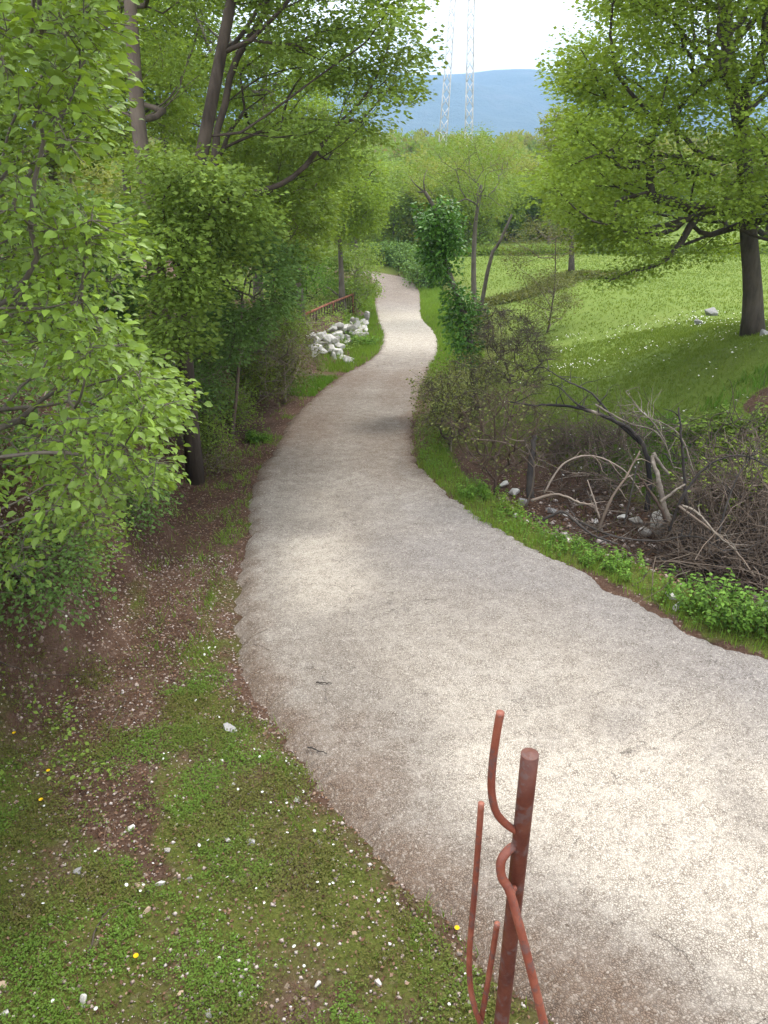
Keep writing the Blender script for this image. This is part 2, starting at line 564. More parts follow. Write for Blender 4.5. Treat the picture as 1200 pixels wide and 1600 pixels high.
# ------------------------------------------------------------------ road line
PAIRS = [((1250, 1840), (2300, 1330)), ((1000, 1720), (1750, 1210)), ((830, 1600), (1450, 1110)), ((660, 1430), (1200, 1022)), ((560, 1330), (1060, 970)),
         ((470, 1210), (930, 895)), ((392, 1100), (840, 850)), ((366, 1000), (780, 818)), ((370, 900), (730, 788)),
         ((383, 840), (700, 765)), ((384, 785), (668, 737)), ((402, 735), (652, 712)), ((427, 700), (646, 685)),
         ((452, 655), (648, 655)), ((490, 620), (660, 610)), ((533, 587), (676, 575)), ((570, 567), (684, 557)),
         ((592, 548), (686, 540)), ((597, 523), (679, 518)), ((588, 497), (660, 497)), ((584, 475), (658, 474)),
         ((584, 455), (655, 452)), ((581, 440), (640, 438)), ((566, 431), (610, 429)), ((500, 426), (556, 422)), ((380, 422), (440, 415))]
LP = smooth_line([onroad(*a) for a, b in PAIRS], 900)
RP = smooth_line([onroad(*b) for a, b in PAIRS], 900)
LP = smooth_line(LP[::3], 1400)
RP = smooth_line(RP[::3], 1400)
CL = (LP + RP) / 2
TG = np.gradient(CL, axis=0)
TG /= np.linalg.norm(TG, axis=1)[:, None]
NR = np.stack([TG[:, 1], -TG[:, 0]], 1)               # points right
HW = np.abs(((RP - LP) * NR).sum(1)) / 2
HW = np.maximum(HW, .9)


def lateral(x, y):
    """signed distance beyond the road edge (neg inside), side (-1 left, 1 right)."""
    P = np.stack([np.ravel(x), np.ravel(y)], 1)
    s = np.empty(len(P)); sd = np.empty(len(P))
    for i in range(0, len(P), 20000):
        q = P[i:i + 20000]
        d = ((q[:, None] - CL[None, ::2]) ** 2).sum(-1)
        k = d.argmin(1) * 2
        dd = np.sqrt(d.min(1))
        lat = ((q - CL[k]) * NR[k]).sum(1)
        sg = np.where(lat < 0, -1, 1)
        s[i:i + 20000] = np.where(dd < HW[k] * 1.6, np.abs(lat), dd) - HW[k]
        sd[i:i + 20000] = sg
    return s.reshape(np.shape(x)), sd.reshape(np.shape(x))


def axis(f0, f1, step, lo, hi, gr):
    a = list(np.arange(f0, f1, step))
    d, v = step, f1
    while v < hi:
        a.append(v); d *= gr; v += d
    d, v = step, f0
    while v > lo:
        d *= gr; v -= d
        a.insert(0, v)
    return np.array(a)


GX = axis(-4.2, 6.5, .10, -2600, 2600, 1.10)
GY = axis(.9, 9.5, .085, -400, 3600, 1.045)
XX, YY = np.meshgrid(GX, GY, indexing='ij')
SS, SIDE = lateral(XX, YY)
foot = .82 + .95 * smooth(5.6, 3.0, YY) - .2 * smooth(9, 14, YY)
rough = fbm(XX * 1.3, YY * 1.3, 3) - .5
fine = fbm(XX * 6, YY * 6, 9, 3) - .5
left_far = smooth(17, 23, YY)
bh = (1.35 + .60 * smooth(3.4, 6, YY)) * (1 - left_far) + .55 * left_far
zl = -.02 + bh * smooth(0, 1.05, SS - foot + rough * .7) + .16 * np.clip(SS - foot - 1.1, 0, 14) * (1 - .5 * left_far) + rough * .22 * smooth(foot - .3, foot + .6, SS) + fine * .05
ditch = smooth(14.5, 10.5, YY) * smooth(1.5, 3, YY)
zm = .95 * smooth(2.2, 8.0, SS) * smooth(70, 35, YY)
mound = .75 * np.exp(-(((XX - 7.0) / 1.5) ** 2 + ((YY - 13.2) / 2.4) ** 2)) + .45 * np.exp(-(((XX - 8.5) / 2.0) ** 2 + ((YY - 17) / 2.5) ** 2))
zg = .02 * smooth(0, .3, SS) - .62 * ditch * smooth(.45, 1.2, SS) * smooth(3.4, 2.1, SS) + zm + rough * .10 * smooth(.2, 1.5, SS) + fine * .03 + mound
off = np.where(SIDE < 0, zl, zg)
off = np.where(SS < 0, -.07 * smooth(0, -.25, SS) - .015, off * smooth(-.02, .12, SS) - .015 * (1 - smooth(-.02, .12, SS)))
base = zr(np.clip(YY, -3, 60))
far = 4.2 * smooth(60, 230, YY) - 14 * smooth(300, 800, YY)
ZZ = base + far + off * smooth(400, 120, np.hypot(XX, YY))
# the terrace the photographer stands on
ter = smooth(1.12, .98, YY) * smooth(-60, -20, YY)
ZZ = ZZ * (1 - ter) + 1.6 * ter


def gsample(A, x, y):
    x = np.asarray(x, float); y = np.asarray(y, float)
    i = np.clip(np.searchsorted(GX, x) - 1, 0, len(GX) - 2)
    j = np.clip(np.searchsorted(GY, y) - 1, 0, len(GY) - 2)
    u = np.clip((x - GX[i]) / (GX[i + 1] - GX[i]), 0, 1)
    v = np.clip((y - GY[j]) / (GY[j + 1] - GY[j]), 0, 1)
    return (A[i, j] * (1 - u) + A[i + 1, j] * u) * (1 - v) + (A[i, j + 1] * (1 - u) + A[i + 1, j + 1] * u) * v


def Hg(x, y):
    return gsample(ZZ, x, y)


def ground(px, py):
    d = ray(px, py)
    prev = 0.6
    for Y in np.concatenate([np.arange(1.25, 12, .03), np.arange(12, 300, .12)]):
        t = Y / d[1]
        x = d[0] * t
        z = H0 + d[2] * t
        if z <= Hg(x, Y):
            return np.array([x, Y, float(Hg(x, Y))])
    return np.array([x, Y, float(Hg(x, Y))])


# where bare earth shows
soil = np.zeros_like(XX)
L = SIDE < 0
path = smooth_line([onroad(*p) for p in ((360, 735), (335, 800), (300, 880), (255, 980), (195, 1090), (175, 1200), (215, 1290), (250, 1360))], 80)
dpath = np.full(XX.shape, 99.0)
nearm = (YY < 16) & (YY > 1) & (XX < 2) & (XX > -5)
q = np.stack([XX[nearm], YY[nearm]], 1)
_d = np.sqrt(((q[:, None] - path[None]) ** 2).sum(-1))
dpath[nearm] = _d.min(1) + .28 * smooth(50, 80, _d.argmin(1))
soil = np.where(L, np.maximum.reduce([
    .92 * smooth(.58, .16, dpath + (fbm(XX * 3, YY * 3, 12) - .5) * .30),
    .86 * smooth(foot - .2, foot + .25, SS) * smooth(3.4, 4.8, YY),
    .9 * smooth(.30, .1, SS) * smooth(8, 10, YY) * smooth(24, 20, YY),
    .62 * smooth(.22, .0, SS),
    .44 + .25 * (fbm(XX * 4, YY * 4, 19) - .5),
    .74 * smooth(5.8, 7.2, YY) * smooth(21, 17, YY)]), 0)
soil = np.where(~L, np.maximum.reduce([
    .85 * smooth(.06, .0, SS),
    .97 * smooth(.42, .75, SS) * smooth(3.1, 2.4, SS) * ditch,
    .9 * smooth(.55, .8, np.exp(-(((XX - 6.1) / .8) ** 2 + ((YY - 11.4) / .9) ** 2))),
    .7 * smooth(.45, .2, SS) * smooth(11, 12, YY) * smooth(19, 16, YY)]), soil)
soil = np.where(YY < 1.2, .9, soil)
mead = np.where(~L, smooth(1.5, 4, SS), 0) * smooth(8, 11, YY) + smooth(45, 60, YY) * .8
mead = np.clip(mead, 0, 1)
nx, ny = len(GX), len(GY)
idx = np.arange(nx * ny).reshape(nx, ny)
Fq = np.stack([idx[:-1, :-1], idx[1:, :-1], idx[1:, 1:], idx[:-1, 1:]], -1).reshape(-1, 4)
V = np.stack([XX, YY, ZZ], -1).reshape(-1, 3)
link('ground', mesh_np('ground', V, Fq, terrain_mat(), smooth_=True, attrs={'soil': soil.ravel(), 'mead': mead.ravel()}), kind='structure')

# road slab
MC = 24
n = len(CL)
arc = np.concatenate([[0], np.cumsum(np.linalg.norm(np.diff(CL, axis=0), axis=1))])
u = np.linspace(0, 1, MC)
jl = (fbm(arc * 3.0, arc * 0 + 1, 5) - .5) * .10 + (vnoise(arc * 9, arc * 0, 6) - .5) * .10 + (vnoise(arc * 26, arc * 0, 7) - .5) * .05
jr = (fbm(arc * 3.0, arc * 0 + 9, 15) - .5) * .10 + (vnoise(arc * 9, arc * 0, 16) - .5) * .10 + (vnoise(arc * 26, arc * 0, 17) - .5) * .05
Ll = LP + NR * jl[:, None]
Rr = RP + NR * jr[:, None]
PX = Ll[:, None, :] * (1 - u)[None, :, None] + Rr[:, None, :] * u[None, :, None]
z = zr(PX[..., 1]) + .028 + (fbm(PX[..., 0] * .9, PX[..., 1] * .9, 31) - .5) * .05 + (fbm(PX[..., 0] * 7, PX[..., 1] * 7, 33, 2) - .5) * .008
edge = np.minimum(u, 1 - u)[None] + 0 * z
z -= .02 * smooth(.06, 0, edge)
z[:, 0] -= .10; z[:, -1] -= .10
PX[:, 0] -= NR * .02; PX[:, -1] += NR * .02
xx, yy = PX[..., 0], PX[..., 1]
uu = u[None] + 0 * z
nz = fbm(xx * .55, yy * .55, 41)
nz2 = fbm(xx * 1.8, yy * 1.8, 43)
dirt = .62 * smooth(.13, .0, uu + (nz2 - .5) * .14) + .75 * smooth(.86, 1.0, uu + (nz2 - .5) * .15) * smooth(9, 12, yy) * smooth(23, 18, yy)
dirt = dirt + .85 * smooth(8.0, 12.5, yy) * smooth(25, 18, yy) * (.55 + .9 * (nz - .3)) * (1 - .35 * smooth(.3, .5, uu) * smooth(.7, .5, uu))
dirt = dirt + .55 * smooth(33, 40, yy)
dirt = dirt + .62 * smooth(.30, .04, uu + (nz2 - .5) * .30) * smooth(6.0, 4.0, yy)
dirt = np.clip(dirt, 0, 1)
grey = np.clip(smooth(.45, .95, uu + (nz - .5) * .7) * smooth(10.5, 8, yy) * smooth(2.2, 3.6, yy) + .15, 0, 1)
pale = np.clip(smooth(20, 24, yy) * smooth(36, 31, yy) * .95 + (.35 + .6 * smooth(.3, .6, nz2)) * (1 - .7 * smooth(.55, .8, uu) * smooth(2.9, 3.8, yy)) * smooth(.2, .38, uu) * smooth(.98, .6, uu) * smooth(6.5, 3.4, yy)
               + .7 * smooth(.40, .62, nz) * smooth(.1, .25, uu) * smooth(.5, .33, uu) * smooth(11, 8, yy), 0, 1)
idx = np.arange(n * MC).reshape(n, MC)
Fq = np.stack([idx[:-1, :-1], idx[:-1, 1:], idx[1:, 1:], idx[1:, :-1]], -1).reshape(-1, 4)
link('road', mesh_np('road', np.stack([xx, yy, z], -1).reshape(-1, 3), Fq, road_mat(), smooth_=True,
                     attrs={'dirt': dirt.ravel(), 'grey': grey.ravel(), 'pale': pale.ravel()}), kind='structure')


def Hroad(x, y):
    return float(zr(y)) + .03 + (fbm(x * .9, y * .9, 31) - .5) * .05


# mountain
mxs = np.linspace(-3200, 3200, 220)
mys = np.linspace(1750, 3600, 80)
MX, MY = np.meshgrid(mxs, mys, indexing='ij')
ridge_px = np.array([-1500, -400, 300, 560, 600, 660, 700, 738, 760, 790, 822, 845, 870, 890, 930, 1000, 1300, 2500])
ridge_py = np.array([146, 126, 128, 122, 120, 117, 115, 109, 109, 112, 117, 113, 110, 111, 118, 114, 124, 146])
rh = np.interp(MX / 3000 * FPX / 1.09 + 600, ridge_px, H0 + np.array([at(600, p, 3000)[2] - H0 for p in ridge_py]))
prof = smooth(1750, 3000, MY) ** .8 * (1 - .35 * smooth(3050, 3600, MY))
MZ = -25 + (rh + 25) * prof
sp = fbm(MX * .004, MY * .0022, 71) - .5
MZ += sp * 150 * np.sin(np.clip((MY - 1750) / 1250, 0, 1) * pi)
idx = np.arange(MX.size).reshape(MX.shape)
Fq = np.stack([idx[:-1, :-1], idx[1:, :-1], idx[1:, 1:], idx[:-1, 1:]], -1).reshape(-1, 4)
link('mountain', mesh_np('mountain', np.stack([MX, MY, MZ], -1).reshape(-1, 3), Fq, mountain_mat(), smooth_=True), kind='structure')

# haze: closed box of pale air round everything
hv = np.array([[x, y, z_] for x in (-3400, 3400) for y in (-500, 3800) for z_ in (-60, 330)], float)
hf = np.array([[0, 1, 3, 2], [4, 6, 7, 5], [0, 4, 5, 1], [2, 3, 7, 6], [0, 2, 6, 4], [1, 5, 7, 3]])
hm, t, o = new_mat('haze_air')
pv = N(t, 'VolumePrincipled', Density=.00042)
pv.inputs['Color'].default_value = (.33, .54, .84, 1)
t.links.new(pv.outputs[0], o.inputs['Volume'])
hm.cycles.homogeneous_volume = True
hz = link('haze', mesh_np('haze', hv, hf, hm), kind='stuff')

# ------------------------------------------------------------------ leaves
T2 = (np.array([[0, 0, 0], [-.34, .48, .07], [0, 1, -.04], [.34, .48, .07]]), np.array([[0, 2, 1], [0, 3, 2]]))
T4 = (np.array([[0, 0, 0], [-.27, .3, .10], [-.25, .65, .08], [0, 1, -.17], [.25, .65, .06], [.27, .3, .09], [0, .5, 0]]),
      np.array([[0, 6, 1], [1, 6, 2], [2, 6, 3], [3, 6, 4], [4, 6, 5], [5, 6, 0]]))
TN = (np.array([[0, 0, 0], [0, .28, .0], [0, .55, -.01], [0, .8, -.05], [0, 1.0, -.13],
                [-.22, .16, .05], [-.31, .40, .075], [-.24, .66, .05], [-.11, .86, -.02],
                [.22, .16, .05], [.31, .40, .075], [.24, .66, .05], [.11, .86, -.02], [.012, -.16, .03], [-.012, -.16, .03]]),
      np.array([[0, 1, 5], [5, 1, 6], [1, 2, 6], [6, 2, 7], [2, 3, 7], [7, 3, 8], [3, 4, 8],
                [0, 9, 1], [9, 10, 1], [1, 10, 2], [10, 11, 2], [2, 11, 3], [11, 12, 3], [3, 12, 4], [0, 14, 13]]))


def frames(d, nrm):
    d = d / (np.linalg.norm(d, axis=1)[:, None] + 1e-9)
    b = np.cross(d, nrm)
    b /= np.linalg.norm(b, axis=1)[:, None] + 1e-9
    n_ = np.cross(b, d)
    return b, d, n_


def leaf_geo(P, d, nrm, size, tpl):
    tv, tf = tpl
    b, d, n_ = frames(d, nrm)
    V = P[:, None] + size[:, None, None] * (tv[None, :, 0:1] * b[:, None] + tv[None, :, 1:2] * d[:, None] + tv[None, :, 2:3] * n_[:, None])
    k = len(tv)
    F = tf[None] + (np.arange(len(P)) * k)[:, None, None]
    return V.reshape(-1, 3), F.reshape(-1, 3)


def leaf_mesh(name, P, d, nrm, size, tpl, mat, rnd, off=(0, 0, 0)):
    V, F = leaf_geo(P, d, nrm, size, tpl)
    return mesh_np(name, V - np.asarray(off), F, mat, rnd=np.repeat(rnd, len(tpl[1])))


def grow(trunk, rb, rt, attr, rng, step=.35, bow=.08, start=.3, rtip=.006, wob=.05, power=.5):
    tl = np.linalg.norm(np.diff(trunk, axis=0), axis=1).sum()
    tn = smooth_line(trunk, max(8, int(tl / step)))
    cap = len(tn) + len(attr) * 14
    nodes = np.zeros((cap, 3)); par = np.full(cap, -1); nn = len(tn)
    nodes[:nn] = tn
    par[1:nn] = np.arange(nn - 1)
    plen = np.zeros(cap)
    plen[:nn] = np.linspace(0, tl, nn)
    ok = np.zeros(cap, bool)
    ok[int(nn * start):nn] = True
    if not ok[:nn].any(): ok[nn - 1] = True
    d0 = np.sqrt(((attr[:, None] - tn[None, int(nn * start):]) ** 2).sum(-1)).min(1)
    tips = []
    for i in np.argsort(d0):
        a = attr[i]
        dv = a - nodes[:nn]
        d = np.sqrt((dv ** 2).sum(1))
        cost = d + .55 * np.maximum(0, -dv[:, 2]) + .12 * plen[:nn] + (~ok[:nn]) * 1e6
        k = int(cost.argmin())
        D = d[k]
        m = int(min(12, max(1, round(D / step))))
        tt = np.arange(1, m + 1) / m
        seg = nodes[k] + (a - nodes[k]) * tt[:, None]
        seg[:, 2] += bow * D * np.sin(tt * pi)
        seg[:-1] += rng.normal(0, wob * min(D, 1.5), (m - 1, 3)) if m > 1 else 0
        nodes[nn:nn + m] = seg
        par[nn] = k
        par[nn + 1:nn + m] = np.arange(nn, nn + m - 1)
        plen[nn:nn + m] = plen[k] + D * tt
        ok[nn:nn + m] = True
        nn += m
        tips.append(nn - 1)
    nodes, par = nodes[:nn], par[:nn]
    for _ in range(3):
        acc = np.zeros((nn, 3)); c1 = np.zeros(nn)
        np.add.at(acc, par[len(tn):], nodes[len(tn):]); np.add.at(c1, par[len(tn):], 1)
        mv = np.arange(len(tn), nn)
        mv = mv[c1[mv] > 0]
        nodes[mv] = .5 * nodes[mv] + .25 * nodes[par[mv]] + .25 * acc[mv] / c1[mv][:, None]
    cnt = np.zeros(nn)
    cnt[tips] = 1
    for i in range(nn - 1, 0, -1):
        cnt[par[i]] += cnt[i]
    ntr = len(tn)
    rad = rtip * np.maximum(cnt, 1) ** power
    tr = rb + (rt - rb) * np.linspace(0, 1, ntr) ** .8
    tr[:3] *= np.array([1.35, 1.12, 1.03])[:len(tr[:3])]
    # chains
    kids = [[] for _ in range(nn)]
    for i in range(ntr, nn):
        kids[par[i]].append(i)
    chains = []
    stack = [(p, c) for p in range(ntr) for c in kids[p]]
    while stack:
        p, c = stack.pop()
        ch = [p, c]
        while kids[ch[-1]]:
            ks = sorted(kids[ch[-1]], key=lambda q_: -cnt[q_])
            for q_ in ks[1:]:
                stack.append((ch[-1], q_))
            ch.append(ks[0])
        r = rad[ch].copy()
        r[0] = r[1]
        lim = tr[p] * .8 if p < ntr else 9
        chains.append((nodes[ch], np.minimum(r, lim), cnt[c]))
    fine_ = np.where((cnt <= 2.5) & (np.arange(nn) >= ntr))[0]
    return tn, tr, chains, nodes, np.array(tips), fine_


def spray(pts, n, spread, size, rng, flat=.6, droop=.25, up=.75, centre=None):
    """leaves round twig points"""
    k = rng.integers(0, len(pts), n)
    o = np.clip(rng.normal(0, 1, (n, 3)), -1.7, 1.7) * np.array([spread, spread, spread * flat])
    P = pts[k] + o
    d = o / (spread + 1e-6) + rng.normal(0, .6, (n, 3))
    if centre is not None:
        c = P - centre
        d += .5 * c / (np.linalg.norm(c, axis=1)[:, None] + 1e-6)
    d[:, 2] = d[:, 2] * .4 - droop
    nrm = rng.normal(0, .55, (n, 3)); nrm[:, 2] += up
    s = size * rng.uniform(.45, 1.3, n)
    cr = rng.random(len(pts))
    rnd = np.clip(.62 * cr[k] + .38 * rng.random(n), 0, 1)
    return P, d, nrm, s, rnd


def twigs_to(P, pts, frac, rng, gq, r=.003):
    """thin twigs from twig points out to leaves"""
    m = rng.random(len(P)) < frac
    for p in P[m]:
        d = ((pts - p) ** 2).sum(1)
        q0 = pts[d.argmin()]
        gq.tube(np.array([q0, (q0 + p) / 2 + rng.normal(0, .01, 3), p]), np.array([r, r * .8, r * .5]), 3, False)


def poly_pts(poly, n, Y0, Y1, rng, clear=.15):
    """points filling the space whose outline, seen along the road, is poly"""
    poly = np.asarray(poly, float)
    lo, hi = poly.min(0), poly.max(0)
    o = []
    tries = 0
    while len(o) < n and tries < 400000:
        tries += 1
        p = lo + (hi - lo) * rng.random(2)
        x, y = p
        a, b = poly, np.roll(poly, -1, 0)
        c = ((a[:, 1] > y) != (b[:, 1] > y))
        xi = (b[:, 0] - a[:, 0]) * (y - a[:, 1]) / (b[:, 1] - a[:, 1] + 1e-9) + a[:, 0]
        if (c & (x < xi)).sum() % 2 == 0:
            continue
        q = at(x, y, Y0 + (Y1 - Y0) * rng.random())
        if q[2] > Hg(q[0], q[1]) + clear:
            o.append(q)
    return np.array(o)


def blob_pts(blobs, n, rng, clear=.2):
    """points in ellipsoids (cx,cy,cz,rx,ry,rz), denser towards the skin"""
    wts = np.array([b[3] * b[4] * b[5] for b in blobs]); wts /= wts.sum()
    o = []
    while len(o) < n:
        b = blobs[rng.choice(len(blobs), p=wts)]
        v = rng.normal(0, 1, 3); v /= np.linalg.norm(v)
        v *= rng.random() ** .38
        q = np.array(b[:3]) + v * np.array(b[3:])
        if q[2] > Hg(q[0], q[1]) + clear:
            o.append(q)
    return np.array(o)


def tree(name, label, cat, trunk, rb, rt, attr, nleaf, leaf, lmat, bark, rng, tpl=T2, spread=.3, flat=.6, droop=.25, up=.75,
         limbs=4, step=.35, bow=.08, start=.3, rtip=.006, group=None, tw=0.0, singles=0, wob=.05, k=8, power=.5, leaf_ext=None):
    base = np.array(trunk[0], float)
    root = thing(name, label, cat, base, group)
    tn, tr, chains, nodes, tips, fine_ = grow(np.array(trunk, float), rb, rt, attr, rng, step, bow, start, rtip, wob, power)
    gt = Geo()
    gt.tube(tn, tr, max(k, 10 if rb > .1 else k))
    link('trunk', gt.mesh('trunk', bark, base), root)
    chains.sort(key=lambda c: -c[2])
    gb = Geo()
    for i, (p, r, c) in enumerate(chains):
        if i < limbs and c > 5:
            gl = Geo(); gl.tube(p, r, 7)
            link('limb', gl.mesh('limb', bark, base), root)
        else:
            gb.tube(p, r, 3 if r[0] < .012 else 5, False)
    pts = nodes[fine_]
    P, d, nrm, s, rnd = spray(pts, nleaf, spread, leaf, rng, flat, droop, up, attr.mean(0))
    keep = P[:, 2] > Hg(P[:, 0], P[:, 1]) + .02
    P, d, nrm, s, rnd = P[keep], d[keep], nrm[keep], s[keep], rnd[keep]
    if tw: twigs_to(P, pts, tw, rng, gb)
    if gb.n:
        link('branchwork', gb.mesh('branchwork', bark, base), root, kind='stuff')
    if singles:
        v = P - np.array([0, 0, H0])
        dep = v[:, 1] * CP - v[:, 2] * SP
        upv = v[:, 1] * SP + v[:, 2] * CP
        inn = (np.abs(v[:, 0] / dep) < .49) & (np.abs(upv / dep) < .65) & (dep > .3)
        sc_ = np.where(inn, s / dep, 0)
        pick = np.argsort(-sc_)[:singles]
        mask = np.zeros(len(P), bool); mask[pick] = True
        lm = mesh_np('leaf', TN[0], TN[1], M['shrub_leaf_single'])
        b_, d_, n_ = frames(d[mask], nrm[mask])
        for p, bb, dd, nnv, ss in zip(P[mask], b_, d_, n_, s[mask]):
            o_ = bpy.data.objects.new('leaf', lm)
            o_.parent = root
            o_.matrix_local = Matrix(((bb[0] * ss, dd[0] * ss, nnv[0] * ss, p[0] - base[0]), (bb[1] * ss, dd[1] * ss, nnv[1] * ss, p[1] - base[1]),
                                      (bb[2] * ss, dd[2] * ss, nnv[2] * ss, p[2] - base[2]), (0, 0, 0, 1)))
            COL.objects.link(o_)
        P, d, nrm, s, rnd = P[~mask], d[~mask], nrm[~mask], s[~mask], rnd[~mask]
    link('crown', leaf_mesh('crown', P, d, nrm, s, tpl, lmat, rnd, base), root, kind='stuff' if singles else None)
    return root


def gpt(x, y, dz=0.0):
    return np.array([x, y, float(Hg(x, y)) + dz])


def foot_at(px, py, dz=-.08):
    p = ground(px, py)
    p[2] += dz
    return p


R = np.random.default_rng(7)

# ------------------------------------------------------------------ near left shrub
poly = [(-330, -190), (150, -190), (165, 20), (150, 120), (170, 170), (150, 240), (225, 265), (180, 320), (225, 400), (170, 450), (105, 490), (190, 530), (232, 560), (215, 600),
        (285, 612), (265, 680), (288, 745), (205, 770), (160, 815), (90, 830), (50, 870), (15, 905), (-60, 880), (-330, 840)]
att = poly_pts(poly, 1500, 3.4, 5.8, R)
att = att[(fbm(att[:, 0] * 2.6 + att[:, 1], att[:, 2] * 2.6, 44, 3) > .44)]
b0 = gpt(-3.1, 4.7, -.1)
tree('leafy_shrub', 'big bright green leafy shrub overhanging the bank at the left edge, nearest the viewer', 'shrub',
     [b0, b0 + (.15, -.1, .7), b0 + (.2, -.15, 1.5), b0 + (.1, -.1, 2.6), b0 + (.3, -.2, 3.7)], .045, .012, att, 26000, .054, M['shrub_leaf'], M['bark_slim'], R,
     tpl=T4, spread=.10, flat=.6, droop=.3, up=.9, limbs=5, step=.22, bow=.10, start=.08, rtip=.0028, tw=.12, singles=300)

# ------------------------------------------------------------------ wood on the left bank
# leaning dark, ivy-clad tree
tb = gpt(at(283, 560, 10.1)[0], 10.1, -.12)
trk = [tb, at(285, 470, 10.0), at(300, 330, 9.9), at(325, 190, 9.9), at(348, 70, 10.1), at(368, -40, 10.3), at(385, -200, 10.5)]
blobs = []
att = np.vstack([poly_pts([(300, -320), (600, -300), (640, 10), (655, 90), (640, 160), (600, 185), (560, 250), (470, 300), (380, 340), (330, 360), (345, 180), (370, 40)], 430, 9.9, 14.0, R),
                 poly_pts([(225, 240), (330, 250), (400, 320), (390, 420), (310, 390), (230, 380)], 80, 9.0, 11.0, R)])
att = np.vstack([att, poly_pts([(235, 250), (330, 260), (335, 330), (300, 420), (262, 470), (240, 400)], 30, 8.3, 9.1, R), poly_pts([(232, 380), (322, 380), (330, 470), (300, 560), (245, 540)], 34, 8.5, 9.5, R)])
tree('leaning_tree', 'tall tree with dark leaning trunk on the left bank, its boughs reaching over the road', 'tree', trk, .105, .05, att, 66000, .069,
     M['wood_leaf'], M['bark_dark'], R, tpl=T2, spread=.21, flat=.42, droop=.15, up=1.0, limbs=6, step=.4, bow=.06, start=.12, rtip=.0044)
# pale straight tree
tb = gpt(at(258, 545, 10.6)[0], 10.6, -.1)
trk = [tb, at(250, 470, 10.6), at(238, 350, 10.6), at(218, 210, 10.7), at(207, 60, 10.8), at(200, -80, 10.9), at(196, -260, 11)]
att = poly_pts([(60, -320), (330, -320), (330, 60), (300, 160), (200, 240), (90, 200), (60, 0)], 150, 10.9, 14.0, R)
tree('pale_barked_tree', 'tall tree with straight pale grey trunk behind the bright leafy shrub', 'tree', trk, .14, .055, att, 24000, .065,
     M['wood_leaf'], M['bark_red'], R, spread=.32, flat=.5, up=1.0, limbs=3, start=.35, rtip=.0055)
# dense dark shrubs on the bank
for lab, poly, n_, nl, Y0, Y1, fx, mt, lf in (
        ('dark fine-leaved bush at the foot of the leaning trunk on the left bank', [(310, 380), (400, 350), (460, 400), (450, 480), (410, 540), (360, 570), (318, 540), (312, 460)], 150, 13000, 10.4, 13.2, (345, 520, 12.4), 'dark_leaf', .055),
        ('shaded green bush behind the two trunks on the left bank', [(60, 300), (200, 330), (205, 470), (190, 590), (120, 620), (0, 560), (0, 330)], 170, 17000, 9.0, 12.0, (130, 600, 9.4), 'dark_leaf', .065),
        ('tall mid green bush left of the road between leaning tree and far railing', [(370, 200), (480, 180), (520, 260), (500, 400), (450, 440), (390, 400), (360, 300)], 190, 16000, 13.5, 17.5, (400, 470, 15.5), 'wood_leaf', .075)):
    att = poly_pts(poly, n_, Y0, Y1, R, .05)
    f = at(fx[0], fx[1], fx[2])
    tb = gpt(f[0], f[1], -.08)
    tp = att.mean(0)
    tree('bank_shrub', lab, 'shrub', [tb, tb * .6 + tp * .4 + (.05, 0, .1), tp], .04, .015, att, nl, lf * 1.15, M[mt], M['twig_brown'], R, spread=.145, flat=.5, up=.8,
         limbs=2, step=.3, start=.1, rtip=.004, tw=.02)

def low_bush(label, px, py, rx, hgt, nl, leaf, mt, bark, natt=110, cat='shrub', name='low_bush'):
    c_ = ground(px, py)
    bl = [(c_[0], c_[1], c_[2] + hgt * .45, rx, rx, hgt * .55)]
    for _ in range(4):
        a_ = R.uniform(0, 6.28)
        bl.append((c_[0] + cos(a_) * rx * .7, c_[1] + sin(a_) * rx * .7, c_[2] + hgt * R.uniform(.2, .6), rx * .55, rx * .55, hgt * .4))
    at_ = blob_pts(bl, natt, R, .04)
    b_ = c_ - (0, 0, .06)
    return tree(name, label, cat, [b_, b_ + (.02, 0, hgt * .2), b_ + (R.normal(0, .1), 0, hgt * .55)], .02, .01, at_, nl, leaf, M[mt], M[bark], R, spread=.13, flat=.7, up=.8, limbs=0, step=.22,
                start=.02, rtip=.0035, tw=.06, power=.4)


